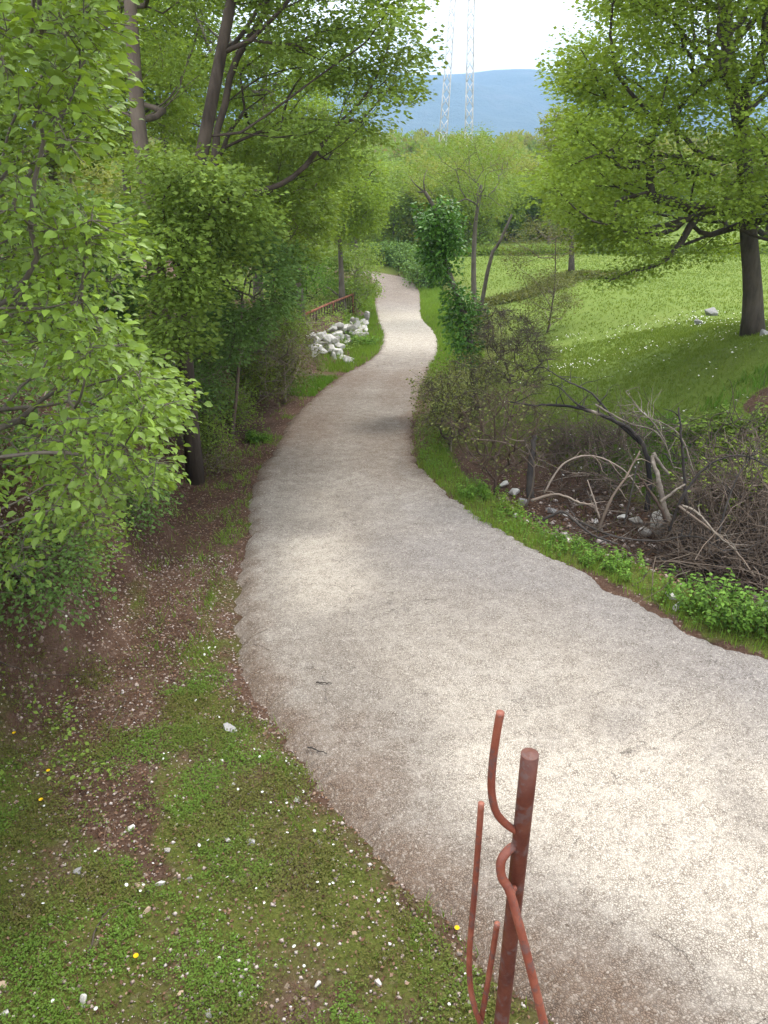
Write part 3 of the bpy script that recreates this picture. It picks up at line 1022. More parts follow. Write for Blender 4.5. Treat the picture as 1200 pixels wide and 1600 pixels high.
for lab_, px_, py_q, rx_, hg_, nl_, lf_, mt_q in (
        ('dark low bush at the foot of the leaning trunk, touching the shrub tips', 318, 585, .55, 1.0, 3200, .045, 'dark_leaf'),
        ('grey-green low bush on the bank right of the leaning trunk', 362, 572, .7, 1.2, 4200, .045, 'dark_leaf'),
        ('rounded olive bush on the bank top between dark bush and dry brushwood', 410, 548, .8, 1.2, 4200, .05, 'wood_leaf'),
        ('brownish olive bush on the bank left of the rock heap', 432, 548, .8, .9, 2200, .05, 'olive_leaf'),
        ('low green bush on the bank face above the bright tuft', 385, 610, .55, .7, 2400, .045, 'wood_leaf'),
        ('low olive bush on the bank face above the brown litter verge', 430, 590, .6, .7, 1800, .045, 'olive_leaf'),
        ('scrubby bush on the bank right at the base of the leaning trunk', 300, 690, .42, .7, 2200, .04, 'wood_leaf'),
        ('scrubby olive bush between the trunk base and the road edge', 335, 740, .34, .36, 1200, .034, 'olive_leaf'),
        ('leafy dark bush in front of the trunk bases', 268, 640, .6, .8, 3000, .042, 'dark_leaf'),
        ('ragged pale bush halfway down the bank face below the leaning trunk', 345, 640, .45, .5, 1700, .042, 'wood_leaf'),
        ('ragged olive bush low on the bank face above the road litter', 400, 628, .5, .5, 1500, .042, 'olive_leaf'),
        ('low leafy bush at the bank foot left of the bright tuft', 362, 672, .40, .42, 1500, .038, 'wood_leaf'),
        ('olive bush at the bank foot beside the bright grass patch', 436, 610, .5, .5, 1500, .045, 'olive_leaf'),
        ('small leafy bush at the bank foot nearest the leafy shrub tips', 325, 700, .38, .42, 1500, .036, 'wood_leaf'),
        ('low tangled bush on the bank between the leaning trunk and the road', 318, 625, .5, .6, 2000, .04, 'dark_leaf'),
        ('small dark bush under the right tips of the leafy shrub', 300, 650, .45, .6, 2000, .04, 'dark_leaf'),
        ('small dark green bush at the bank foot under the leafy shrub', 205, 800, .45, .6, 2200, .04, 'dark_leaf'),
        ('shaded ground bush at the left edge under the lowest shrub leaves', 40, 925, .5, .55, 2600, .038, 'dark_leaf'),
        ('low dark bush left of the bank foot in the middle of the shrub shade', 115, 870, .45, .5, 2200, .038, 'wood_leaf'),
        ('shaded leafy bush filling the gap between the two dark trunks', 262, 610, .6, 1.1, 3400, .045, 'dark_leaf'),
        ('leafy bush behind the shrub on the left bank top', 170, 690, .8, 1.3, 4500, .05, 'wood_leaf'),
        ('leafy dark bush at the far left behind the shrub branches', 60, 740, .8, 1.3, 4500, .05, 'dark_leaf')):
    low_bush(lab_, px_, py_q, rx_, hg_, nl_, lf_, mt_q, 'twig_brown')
# brown dry undergrowth by the road
att = poly_pts([(425, 520), (460, 515), (480, 545), (490, 580), (470, 600), (430, 620), (400, 640), (390, 590)], 130, 13.0, 18.5, R, .05)
f = at(440, 540, 15.5); tb = gpt(f[0], f[1], -.05)
tree('dry_bush', 'brown half-dead bush on the left bank before the white rock heap', 'shrub', [tb, tb * .5 + att.mean(0) * .5, att.mean(0)], .03, .012, att, 2600, .05,
     M['olive_leaf'], M['twig_brown'], R, spread=.24, limbs=1, step=.3, start=.05, rtip=.0045, tw=.12)


# ------------------------------------------------------------------ trees along the road further off
def simple_tree(name, label, px, py, Y, top_py, half_px, rng, lmat, bark, nleaf, leaf, rb, natt=210, cat='tree', group=None, low=.35, spread=.30, start=.25, flat=.42, **kw):
    f = at(px, py, Y)
    tb = gpt(f[0], Y, -.1)
    top = at(px, top_py, Y)
    hw = half_px / FPX * (Y * CP + 2)
    hgt = top[2] - tb[2]
    cz = tb[2] + hgt * (low + 1) / 2
    rz = hgt * (1 - low) / 2
    bl = [(tb[0], Y, cz, hw * .8, hw * .8, rz)]
    for i in range(5):
        a = i * 2 * pi / 5 + rng.random()
        bl.append((tb[0] + cos(a) * hw * .5, Y + sin(a) * hw * .5, cz + rng.uniform(-.5, .5) * rz, hw * .5, hw * .5, rz * .45))
    att_ = blob_pts(bl, natt, rng)
    lean = rng.normal(0, .05 * hgt, 2)
    trk_ = [tb, tb + (lean[0] * .3, lean[1] * .3, hgt * .35), tb + (lean[0], lean[1], hgt * .75)]
    return tree(name, label, cat, trk_, rb, rb * .3, att_, nleaf, leaf, lmat, bark, rng, spread=spread, flat=flat, start=start, group=group, rtip=.012, step=.5, **kw)


RS = [
    ('light green tree left of the road above the rusty railing', 470, 470, 22.0, 150, 90, 'wood_leaf_pale', 24000, .085, .13),
    ('broad mid green tree overhanging the left verge beyond the rusty railing', 535, 470, 30.0, 190, 75, 'wood_leaf_pale', 20000, .10, .14),
    ('tall green tree standing behind the leaning tree on the left', 400, 450, 24.0, -160, 150, 'wood_leaf_pale', 30000, .095, .18),
    ('rounded green tree where the road bends out of sight on the left', 560, 440, 40.0, 220, 55, 'wood_leaf', 14000, .12, .14),
    ('bushy green tree at the back left of the road bend', 500, 430, 44.0, 40, 100, 'far_green', 14000, .14, .16),
    ('mid green tree behind the bright shrub, third row of the left wood', 120, 520, 15.0, -80, 150, 'wood_leaf_pale', 20000, .09, .14),
    ('leafy young tree at the far left behind the bright shrub', -60, 560, 11.5, -20, 170, 'wood_leaf', 20000, .08, .10),
    ('pale green tree between the two dark trunks, set back in the left wood', 215, 480, 19.0, -140, 130, 'wood_leaf_pale', 22000, .10, .14),
    ('dark green tree deep in the left wood', 290, 440, 26.0, -120, 150, 'wood_leaf_pale', 24000, .11, .18),
]
for lab, px, py, Y, tp, hp, mt, nl, lf, rb in RS:
    simple_tree('roadside_tree', lab, px, py, Y, tp, hp, R, M[mt], M['bark_slim'], nl, lf, rb)
# bush pressed against the left road edge
f = at(566, 480, 33); tb = gpt(f[0] - .3, 33, -.1)
att = poly_pts([(520, 400), (575, 380), (588, 400), (584, 470), (560, 490), (525, 460)], 90, 31.0, 34.5, R, .05)
tree('verge_bush', 'tall dark bush pressed against the left road edge just beyond the white rock heap', 'shrub', [tb, tb + (0, 0, .6), att.mean(0)], .05, .02, att, 7000, .10,
     M['wood_leaf'], M['twig_brown'], R, spread=.25, limbs=0, start=.05, rtip=.006)
att = poly_pts([(440, 420), (500, 400), (530, 440), (500, 480), (470, 500), (440, 480)], 90, 30.5, 35, R, .05)
tb = gpt(att[:, 0].mean(), 32.5, -.1)
tree('fresh_green_bush', 'fresh light green bush right behind the rusty railing', 'shrub', [tb, tb + (0, 0, .4), att.mean(0)], .04, .02, att, 6000, .10,
     M['bright_leaf'], M['twig_brown'], R, spread=.3, limbs=0, start=.05, rtip=.006)

# ------------------------------------------------------------------ right of the road
# ivy-clad dead trunk
tb = foot_at(742, 640)
Yi = tb[1]
print('ivy foot', tb)
trk = [tb, at(738, 570, Yi), at(728, 500, Yi), at(706, 440, Yi), at(690, 390, Yi), at(682, 335, Yi), at(664, 300, Yi)]
att = np.vstack([poly_pts([(662, 335), (696, 325), (714, 352), (716, 395), (702, 444), (684, 438), (664, 400)], 66, Yi - .35, Yi + .35, R),
                 poly_pts([(702, 450), (720, 450), (746, 476), (748, 520), (742, 570), (718, 556), (704, 492)], 52, Yi - .3, Yi + .3, R)])
iv = tree('ivy_clad_trunk', 'dead leaning trunk smothered in glossy dark ivy at the right road edge', 'tree', trk, .085, .03, att, 7200, .075,
          M['ivy_leaf'], M['bark_slim'], R, tpl=T4, spread=.11, flat=1.0, droop=.6, up=.3, limbs=0, start=.1, rtip=.005)
gq = Geo()
for tip in ((640, 275), (668, 262), (652, 300)):
    gq.tube(smooth_line([at(664, 300, Yi), at((664 + tip[0]) / 2 - 4, (300 + tip[1]) / 2, Yi), at(*tip, Yi + .2)], 6), np.linspace(.018, .004, 6), 5)
link('bare_branch', gq.mesh('bare_branch', M['bark_slim'], tb), iv)
# slim tree with thin crown
tb = foot_at(742, 500)
Y = max(tb[1], 17.5)
tb = gpt(at(742, 500, Y)[0], Y, -.1)
trk = [tb, at(740, 430, Y), at(741, 380, Y), at(744, 340, Y), at(752, 290, Y)]
att = poly_pts([(650, 250), (690, 215), (740, 205), (800, 230), (815, 300), (790, 340), (740, 330), (700, 340), (655, 300)], 150, Y - 1.6, Y + 1.6, R)
tree('slim_tree', 'slim grey-barked tree with thin half-open crown right of the road bend', 'tree', trk, .115, .06, att, 10000, .075,
     M['far_green'], M['bark_slim'], R, spread=.34, limbs=5, start=.55, rtip=.005)
# leaning thin stem behind it
gq = Geo()
Y = 22
gq.tube(smooth_line([gpt(at(745, 420, Y)[0], Y, -.1), at(765, 410, Y), at(780, 380, Y), at(800, 335, Y)], 8), np.linspace(.065, .03, 8), 7)
b = gpt(at(745, 420, Y)[0], Y)
ln = thing('bare_tree', 'grey bare stem slanting to the right behind the slim tree', 'tree', b)
link('trunk', gq.mesh('trunk', M['bark_slim'], b), ln)
# olive dry shrub
tb = foot_at(855, 520)
Y = tb[1]
att = np.vstack([poly_pts([(812, 440), (850, 415), (890, 440), (895, 490), (868, 515), (825, 505)], 120, Y - 1.2, Y + 1.2, R, .05),
                 poly_pts([(785, 370), (830, 345), (900, 355), (905, 400), (850, 410), (800, 420)], 90, Y - 1.0, Y + 1.0, R)])
tree('sparse_olive_shrub', 'sparse olive brown shrub with many thin stems standing in the meadow', 'shrub', [tb, tb + (.05, 0, .5), tb + (.1, 0, 1.6), tb + (.0, 0, 3.0)], .04, .015, att, 7500, .065,
     M['olive_leaf'], M['twig_brown'], R, spread=.20, limbs=2, step=.35, start=.03, rtip=.0045, tw=.05, power=.42)

# big oak
tb = foot_at(1178, 522, -.15)
Y = tb[1]
print('oak foot', tb)
trk = [tb, at(1176, 450, Y), at(1170, 370, Y), at(1166, 300, Y), at(1160, 220, Y + .1), at(1140, 100, Y + .2), at(1128, -40, Y + .3), at(1130, -200, Y + .4)]
att = np.vstack([poly_pts([(893, 75), (935, 15), (965, -120), (1040, -260), (1300, -280), (1430, -60), (1440, 200), (1360, 350), (1240, 400), (1140, 405), (1060, 395), (1000, 385), (935, 378), (880, 335), (852, 290),
                            (885, 240), (880, 150)], 820, Y - 3.4, Y + 3.4, R),
                 poly_pts([(855, 300), (1000, 260), (1100, 330), (1060, 390), (980, 395), (900, 365)], 30, Y - 3.2, Y - .5, R)])
tree('oak_tree', 'large spreading oak in fresh leaf on the meadow at the right edge', 'tree', trk, .20, .09, att, 150000, .082,
     M['oak_leaf'], M['bark_oak'], R, spread=.27, flat=.55, droop=.1, up=.9, limbs=9, step=.5, bow=.06, start=.34, rtip=.0095, k=14, power=.52)
# low drooping bough of the oak is a limb of its own
oak = [o_ for o_ in COL.objects if o_.name == 'oak_tree'][0]
gq = Geo()
bough = smooth_line([at(1164, 290, Y), at(1130, 318, Y - .6), at(1085, 345, Y - 1.0), at(1060, 385, Y - 1.3), at(1030, 412, Y - 1.5), at(985, 425, Y - 1.7), at(950, 440, Y - 1.8)], 20)
gq.tube(bough, np.linspace(.10, .012, 20), 7)
b2 = smooth_line([bough[5], at(1040, 352, Y - 1.4), at(990, 358, Y - 1.8), at(930, 345, Y - 2.0), at(880, 330, Y - 2.2)], 16)
gq.tube(b2, np.linspace(.06, .012, 16), 6)
link('limb', gq.mesh('limb', M['bark_oak'], tb), oak)
P, d, nrm, s, rnd = spray(np.vstack([bough[11:], b2[9:]]), 2000, .2, .07, R, .4, .2, 1.0)
link('low_foliage', leaf_mesh('low_foliage', P, d, nrm, s, T2, M['oak_leaf'], rnd, tb), oak)

# small trees behind the oak and beyond the meadow
tb = foot_at(893, 432)
Ys = tb[1]
print('small oak', tb)
simple_tree('small_oak', 'small oak with short dark trunk at the meadow end, left of the large oak', 893, 432, Ys, 170, 62, R, M['oak_leaf'], M['bark_oak'], 22000, .11, .17, natt=220, low=.33)
simple_tree('slender_tree', 'slender yellow-green tree poking above the wood left of the oaks', 858, 380, 62, 150, 26, R, M['far_yellow'], M['bark_slim'], 7000, .19, .16, natt=110, low=.2)

# ------------------------------------------------------------------ far wood: a few trees, copied
protos = []
for i, (mt, lab) in enumerate((('far_yellow', 'yellowish green tree in the far wood beyond the meadow'), ('far_green', 'fresh green tree in the far wood beyond the meadow'),
                               ('far_olive', 'brownish olive tree just coming into leaf in the far wood'), ('far_yellow', 'yellowish green tree in the far wood beyond the meadow'),
                               ('far_green', 'fresh green tree in the far wood beyond the meadow'))):
    rr = np.random.default_rng(100 + i)
    hgt = 7.0
    bl = [(0, 0, hgt * .52, 2.0, 2.0, hgt * .43), (.3, 0, hgt * .17, 2.0, 2.0, hgt * .16)] + [(cos(a) * 1.3, sin(a) * 1.3, hgt * rr.uniform(.22, .75), 1.3, 1.3, 1.4) for a in rr.uniform(0, 6.28, 6)]
    wts = blob_pts([(b[0], b[1] + 5000, b[2] + 100, b[3], b[4], b[5]) for b in bl], 130, rr) - np.array([0, 5000, 100])
    tn, tr, ch, nodes, tips, fi = grow(np.array([[0, 0, -.3], [.1, 0, 2.2], [.2, .1, 4.8]]), .15, .05, wts, rr, .6, .05, .25, .014)
    P, d, nrm, s, rnd = spray(nodes[fi], (5200, 5600, 2800, 5600, 5200)[i], .36, .24, rr, .7, .1, .8)
    gt = Geo(); gt.tube(tn, tr, 7)
    gb = Geo()
    for p, r, c in ch: gb.tube(p, r, 3, False)
    protos.append((gt.mesh('trunk', M['bark_slim']), gb.mesh('branchwork', M['bark_slim']), leaf_mesh('crown', P, d, nrm, s, T2, M[mt], rnd), lab, mt))
rr = np.random.default_rng(5)


def far_spots(n_, test, gen, gap, taken):
    o, tries_ = [], 0
    while len(o) < n_ and tries_ < 40000:
        tries_ += 1
        x_, Y_ = gen()
        if test(x_, Y_) and all((x_ - a) ** 2 + (Y_ - b) ** 2 > gap ** 2 for a, b in taken + o):
            o.append((x_, Y_))
    return o


def clear_(x_, Y_):
    if Y_ < 68 and .13 * Y_ < x_ < .60 * Y_ + 4: return False
    if Y_ < 59 and -.14 * Y_ < x_ <= .13 * Y_: return False
    return True


front = far_spots(70, clear_, lambda: (lambda Y_: (rr.uniform(-.10, .30) * Y_, Y_))(58 + 32 * rr.random()), 2.0, [])
side_ = far_spots(40, lambda a, b: clear_(a, b) and not -.10 * b < a < .30 * b, lambda: (lambda Y_: (rr.uniform(-.62, .66) * Y_, Y_))(50 + 60 * rr.random()), 3.2, front)


def where_(x_, Y_):
    px = 600 + FPX * x_ / (Y_ * CP + 2)
    for lim, ph in ((575, 'left of the road bend'), (625, 'over the hedge at the road bend'), (665, 'above the ivy-clad trunk'), (700, 'at the left pylon mast'), (730, 'between the pylon masts'),
                    (760, 'behind the slim tree'), (800, 'right of the slim tree'), (840, 'above the olive shrub'), (880, 'at the left rim of the oak crown')):
        if px < lim: return ph
    return 'behind the oak crown'


rows_ = ((64, 'front row'), (71, 'second row'), (79, 'third row'), (999, 'back row'))
for x, Y in front + side_:
    nzv = vnoise(x * .07, Y * .06, 77) + rr.normal(0, .22)
    k_ = (0, 3)[rr.integers(2)] if nzv > .55 else ((1, 4)[rr.integers(2)] if nzv < .42 else (2, 1, 0)[rr.integers(3)])
    mt_, mb_, mc_, lab, kind_ = protos[k_]
    rw = [b for a, b in rows_ if Y < a][0]
    kn = {'far_yellow': 'yellow-green', 'far_green': 'fresh green', 'far_olive': 'brownish olive'}[kind_]
    sc = rr.uniform(.74, 1.0)
    o_ = thing('wood_tree', f'{"taller" if sc > .87 else "lower"} {kn} far wood tree, {rw}, {where_(x, Y)}', 'tree', (x, Y, float(Hg(x, Y))), 'trees of the far wood')
    o_.scale = (sc * rr.uniform(.9, 1.2), sc * rr.uniform(.9, 1.2), sc)
    o_.rotation_euler = (0, 0, rr.uniform(0, 6.28))
    link('trunk', mt_, o_); link('branchwork', mb_, o_, kind='stuff'); link('crown', mc_, o_)
# the wood behind them, one mass up the rise
back = far_spots(520, lambda a, b: True, lambda: (lambda Y_: (rr.uniform(-.45, .5) * Y_, Y_))(88 + 150 * rr.random() ** 1.3), 2.6, front + side_)
for fk, mt in enumerate(('far_yellow', 'far_green', 'far_olive')):
    Ps, ds, ns, ss, rs = [], [], [], [], []
    for x, Y in back:
        nzv = vnoise(x * .05, Y * .04, 77) + rr.normal(0, .22)
        if (0 if nzv > .55 else (1 if nzv < .42 else 2)) != fk: continue
        bz = float(Hg(x, Y)); hgt = rr.uniform(5.2, 7.4)
        m_ = 330 if mt != 'far_olive' else 260
        v = rr.normal(0, 1, (m_, 3)); v /= np.linalg.norm(v, axis=1)[:, None]
        lob = 1 + .28 * np.sin(v[:, 0] * 5 + x) * np.cos(v[:, 2] * 4 + Y)
        v *= (rr.random(m_) ** .3 * lob)[:, None]
        Ps.append(np.array([x, Y, bz + hgt * .6]) + v * np.array([1.9, 1.9, hgt * .38]))
        ds.append(v + rr.normal(0, .5, (m_, 3))); nn_ = rr.normal(0, .7, (m_, 3)); nn_[:, 2] += .8; ns.append(nn_)
        ss.append(rr.uniform(.4, .75, m_)); rs.append(np.clip(.5 * rr.random() + .5 * rr.random(m_), 0, 1))
    link('distant_wood', leaf_mesh('distant_wood', np.vstack(Ps), np.vstack(ds), np.vstack(ns), np.concatenate(ss), T2, M[mt], np.concatenate(rs)), kind='stuff')

# dark hedge at the road bend, hedge at the far end of the meadow
for lab, pts_, hh, mt in (('dark clipped-looking hedge bank on the outside of the road bend', [(592, 424, 55), (625, 420, 53), (650, 428, 49), (668, 445, 43)], 1.5, 'dark_leaf'),
                          ('low scrubby hedge across the far end of the meadow', [(700, 405, 56), (800, 402, 57), (930, 400, 58), (1060, 402, 58), (1200, 400, 58)], .6, 'far_green'),
                          ('low dark scrub line behind the sparse olive shrub', [(770, 432, 36), (850, 432, 36.5), (900, 425, 40), (960, 432, 40)], .25, 'olive_leaf')):
    ln_ = smooth_line([at(*p_)[:2] for p_ in pts_], 80)
    nl = 12000
    k_ = R.integers(0, 80, nl)
    hv_ = hh * (.6 + .7 * fbm(k_ * .15, k_ * 0., 5))
    P = np.zeros((nl, 3)); P[:, :2] = ln_[k_] + R.normal(0, .45, (nl, 2))
    P[:, 2] = Hg(P[:, 0], P[:, 1]) + hv_ * R.random(nl) ** .7
    d = R.normal(0, 1, (nl, 3)); nrm = R.normal(0, .6, (nl, 3)); nrm[:, 2] += .5
    b = np.array([*ln_[0], float(Hg(*ln_[0]))])
    hd = thing('hedge', lab, 'hedge', b)
    link('foliage', leaf_mesh('foliage', P, d, nrm, .17 * R.uniform(.6, 1.2, nl), T2, M[mt], R.random(nl), b), hd)
    gq = Geo()
    for i in range(220):
        p0 = ln_[R.integers(80)] + R.normal(0, .35, 2)
        p0 = gpt(*p0, -.05)
        gq.tube(np.array([p0, p0 + (R.normal(0, .2), R.normal(0, .2), hh * R.uniform(.5, 1.05))]), np.array([.02, .006]), 3, False)
    link('stems', gq.mesh('stems', M['twig_brown'], b), hd, kind='stuff')

# ------------------------------------------------------------------ pylon
Yp = 125.0
pb = gpt(at(712, 230, Yp)[0], Yp)
py_ = thing('power_pylon', 'twin-mast steel lattice pylon rising from the far wood', 'pylon', pb)
for (bx, tx, w0, w1) in ((688, 712, 1.25, .62), (733, 738, 1.15, .75)):
    zb = pb[2]
    c0 = np.array([at(bx, 240, Yp)[0], Yp, zb])
    zt = at(700, -60, Yp)[2]
    c1 = np.array([at(tx, -60, Yp)[0], Yp, zt])
    ms = link('mast', None, py_, loc=(0, 0, 0))
    def corner(tt, sx, sy):
        c = c0 + (c1 - c0) * tt
        ww = (w0 + (w1 - w0) * tt) / 2
        return c + np.array([sx * ww, sy * ww, 0])
    for sx in (-1, 1):
        for sy in (-1, 1):
            gq = Geo(); gq.tube(np.array([corner(0, sx, sy), corner(1, sx, sy)]), .065, 4)
            link('corner_angle', gq.mesh('corner_angle', M['steel'], pb, False), ms)
    gq = Geo()
    nb = 9
    for i in range(nb):
        a, b = i / nb, (i + 1) / nb
        for (s0, s1) in (((-1, -1), (1, -1)), ((1, -1), (1, 1)), ((1, 1), (-1, 1)), ((-1, 1), (-1, -1))):
            fl = i % 2
            p0, p1 = (s0, s1) if fl else (s1, s0)
            m_ = (a + b) / 2
            gq.tube(np.array([corner(a, *p0), corner(m_, *p1)]), .055, 4)
            gq.tube(np.array([corner(m_, *p1), corner(b, *p0)]), .055, 4)
    link('lattice_bracing', gq.mesh('lattice_bracing', M['steel'], pb, False), ms, kind='stuff')
gq = Geo()
zt = at(700, -10, Yp)[2]
for dz in (0, .8):
    for dy in (-.35, .35):
        gq.tube(np.array([[at(640, -10, Yp)[0], Yp + dy, zt + dz], [at(800, -10, Yp)[0], Yp + dy, zt + dz]]), .06, 4)
link('crossarm', gq.mesh('crossarm', M['steel'], pb, False), py_)

# ------------------------------------------------------------------ iron railing stub in the foreground
Yf = .92
pt = at(828, 1178, Yf)
fb = np.array([pt[0] + .0, Yf, 1.55])
rl = thing('iron_railing', 'red oxide painted iron railing post with bent rods in the foreground', 'railing', fb)
gq = Geo()
pr = .0142
a = np.array([pt[0], Yf, 1.55]); b = pt.copy()
gq.tube(smooth_line([a, (a + b) / 2, b], 10), pr, 20)
link('post', gq.mesh('post', M['paint_dark'], fb), rl)
for o_ in [x for x in COL.objects if x.name == 'post']:
    for p_ in o_.data.polygons:
        if len(p_.vertices) == 3: p_.use_smooth = False


def rod(pl, r, name='rod', lab=None):
    g_ = Geo()
    P_ = smooth_line([at(*p_) for p_ in pl], 40)
    g_.tube(P_, r, 14)
    # flattened, slightly swollen cut end
    return link(name, g_.mesh(name, M['paint'], fb), rl, lab)


rod([(782, 1113, .905), (777, 1140, .905), (770, 1190, .907), (768, 1235, .909), (775, 1268, .912), (790, 1287, .915), (809, 1300, .92)], .0064)
rod([(812, 1318, .925), (795, 1328, .91), (783, 1346, .90), (784, 1370, .895), (796, 1392, .888), (810, 1440, .87), (828, 1510, .85), (850, 1600, .83), (868, 1680, .81)], .0078)
rod([(752, 1255, .965), (748, 1310, .965), (741, 1400, .965), (734, 1480, .962), (734, 1530, .955), (741, 1572, .945), (757, 1615, .935), (775, 1660, .925)], .0056)
rod([(777, 1443, .95), (768, 1500, .95), (757, 1565, .95), (745, 1630, .95), (738, 1680, .95)], .0056)
gw = Geo()
c = at(800, 1388, .898)
for i in range(5):
    q_ = c + R.normal(0, .003, 3)
    gw.tube(np.array([q_ - (.004, 0, .002), q_, q_ + (.004, 0, .002)]), np.array([.004, .0062, .004]), 7)
link('weld', gw.mesh('weld', M['paint'], fb), rl)


# ------------------------------------------------------------------ stones
def stone_mesh(name, rng, mat, sub=2, flat=.65, elong=1.3):
    import bmesh
    bm = bmesh.new()
    sx, sy, sz = elong * rng.uniform(.85, 1.2), rng.uniform(.75, 1.05), flat * rng.uniform(.8, 1.25)
    for _ in range(15):
        v = rng.normal(0, 1, 3); v /= np.abs(v).max() ** .5 * np.linalg.norm(v) ** .5
        v *= rng.uniform(.40, .54)
        bm.verts.new((v[0] * sx, v[1] * sy, v[2] * sz))
    h_ = bmesh.ops.convex_hull(bm, input=bm.verts)
    bmesh.ops.delete(bm, geom=[v for v in bm.verts if not v.link_faces], context='VERTS')
    bmesh.ops.bevel(bm, geom=list(bm.edges), offset=.025, segments=1, affect='EDGES')
    me = bpy.data.meshes.new(name)
    bm.to_mesh(me); bm.free()
    me.materials.append(mat)
    return me


SM = {k_: [stone_mesh('rock', R, M[k_]) for _ in range(7)] for k_ in ('stone_white', 'stone_pink', 'stone_tan', 'stone_grey')}


def stone(name, label, cat, p, size, kind_, group=None, tilt=.5, sink=.12):
    o_ = link(name, SM[kind_][R.integers(7)], None, label, cat, None, group, (p[0], p[1], p[2] + size * (.22 - sink)))
    o_.rotation_euler = (R.normal(0, tilt), R.normal(0, tilt), R.uniform(0, 6.28))
    o_.scale = (size,) * 3
    return o_


# heap of white rocks on the left verge
heap = [(486, 527), (494, 519), (502, 524), (505, 514), (512, 520), (510, 530), (518, 513), (518, 526), (524, 519), (526, 532), (528, 509), (532, 522), (534, 514), (538, 506), (540, 518),
        (545, 510), (548, 503), (552, 512), (556, 505), (560, 514), (551, 497), (558, 497), (566, 506), (564, 496), (570, 500), (572, 492), (490, 532), (500, 536), (520, 540), (532, 538)]
for i, (hx, hy) in enumerate(heap):
    gp = ground(hx, hy + 12)
    lift = R.uniform(.0, .17)
    hl_ = ('upper' if lift > .11 else 'middle' if lift > .05 else 'bottom') + ' layer of the tumbled heap, ' + ('left end' if hx < 505 else 'left half' if hx < 525 else 'middle' if hx < 545 else 'right half' if hx < 560 else 'right end')
    p = np.array([gp[0], gp[1] + R.uniform(-.2, .2), gp[2] + lift])
    stone('rock', 'white limestone rock in the ' + hl_, 'rock', p, R.uniform(.28, .42), 'stone_white', 'rocks in the tumbled heap left of the road', .6)
for hx, hy in heap[::2] + [(515, 528), (545, 516), (560, 508)]:
    gp = ground(hx, hy + 20)
    stone('rock', 'large white limestone rock at the front foot of the heap, ' + ('left end' if hx < 500 else 'left half' if hx < 520 else 'middle' if hx < 540 else 'right half' if hx < 560 else 'right end'), 'rock', gp, R.uniform(.28, .44), 'stone_white', 'rocks in the tumbled heap left of the road', .6)
for hx, hy, k_, sz, lab in ((562, 490, 'stone_pink', .45, 'pinkish brown rock crowning the right end of the white rock heap'),
                            (563, 513, 'stone_pink', .42, 'reddish rock low at the right end of the white rock heap'),
                            (531, 548, 'stone_white', .40, 'grey-white block just below the rock heap'),
                            (539, 556, 'stone_white', .45, 'long pale block between heap and road edge'),
                            (548, 562, 'stone_white', .38, 'pale block nearest the road below the rock heap'),
                            (471, 499, 'stone_white', .35, 'pale rock at the left foot of the rusty railing'),
                            (467, 582, 'stone_tan', .16, 'small tan stone on the brown earth left of the road')):
    gp = ground(hx, hy + 6)
    stone('rock', lab, 'rock', gp + (0, 0, .12 if 'crowning' in lab else 0), sz, k_)
# stones in the ditch
for hx, hy, k_, sz, lab in ((985, 806, 'stone_white', .21, 'white rock beside the biggest white boulder in the dead brush'),
                            (1020, 814, 'stone_white', .32, 'biggest white boulder under the bent dead branches'),
                            (1000, 826, 'stone_white', .16, 'small white rock in front of the biggest boulder in the brush'),
                            (966, 803, 'stone_white', .13, 'white rock on the left of the white boulders in the brush'),
                            (783, 744, 'stone_white', .14, 'single white stone at the foot of the brown thicket'),
                            (800, 757, 'stone_white', .16, 'tilted pale stone next to the charred stump by the thicket'),
                            (812, 774, 'stone_grey', .18, 'upright grey stone in front of the charred stump'),
                            (878, 797, 'stone_white', .10, 'white pebble among sticks in the middle of the ditch'),
                            (926, 812, 'stone_white', .11, 'white pebble right of the forked stick in the ditch'),
                            (860, 786, 'stone_grey', .13, 'grey stone among sticks in the ditch'),
                            (1040, 914, 'stone_white', .10, 'white stone at the verge left of the nettle clump'),
                            (1046, 930, 'stone_white', .09, 'lower of two white stones by the nettle clump'),
                            (1190, 945, 'stone_grey', .30, 'grey rock in the nettle clump at the right edge'),
                            (1035, 968, 'stone_white', .045, 'little white stone on the road edge by the nettle clump')):
    gq_ = ground(hx, hy + 10)
    stone('rock', lab, 'rock', gq_ + np.array([0, -.15, .10 if hy > 790 and hy < 835 else .02]), sz * 1.15, k_)
# rocks in the meadow under the oak
for hx, hy, sz, lab in ((1108, 493, .40, 'pale rock outcrop in the meadow left of the oak trunk'), (1093, 508, .28, 'second pale rock of the outcrop, lower and left'),
                        (1195, 525, .25, 'pale rock at the foot of the oak trunk')):
    stone('rock', lab, 'rock', ground(hx, hy), sz, 'stone_grey')
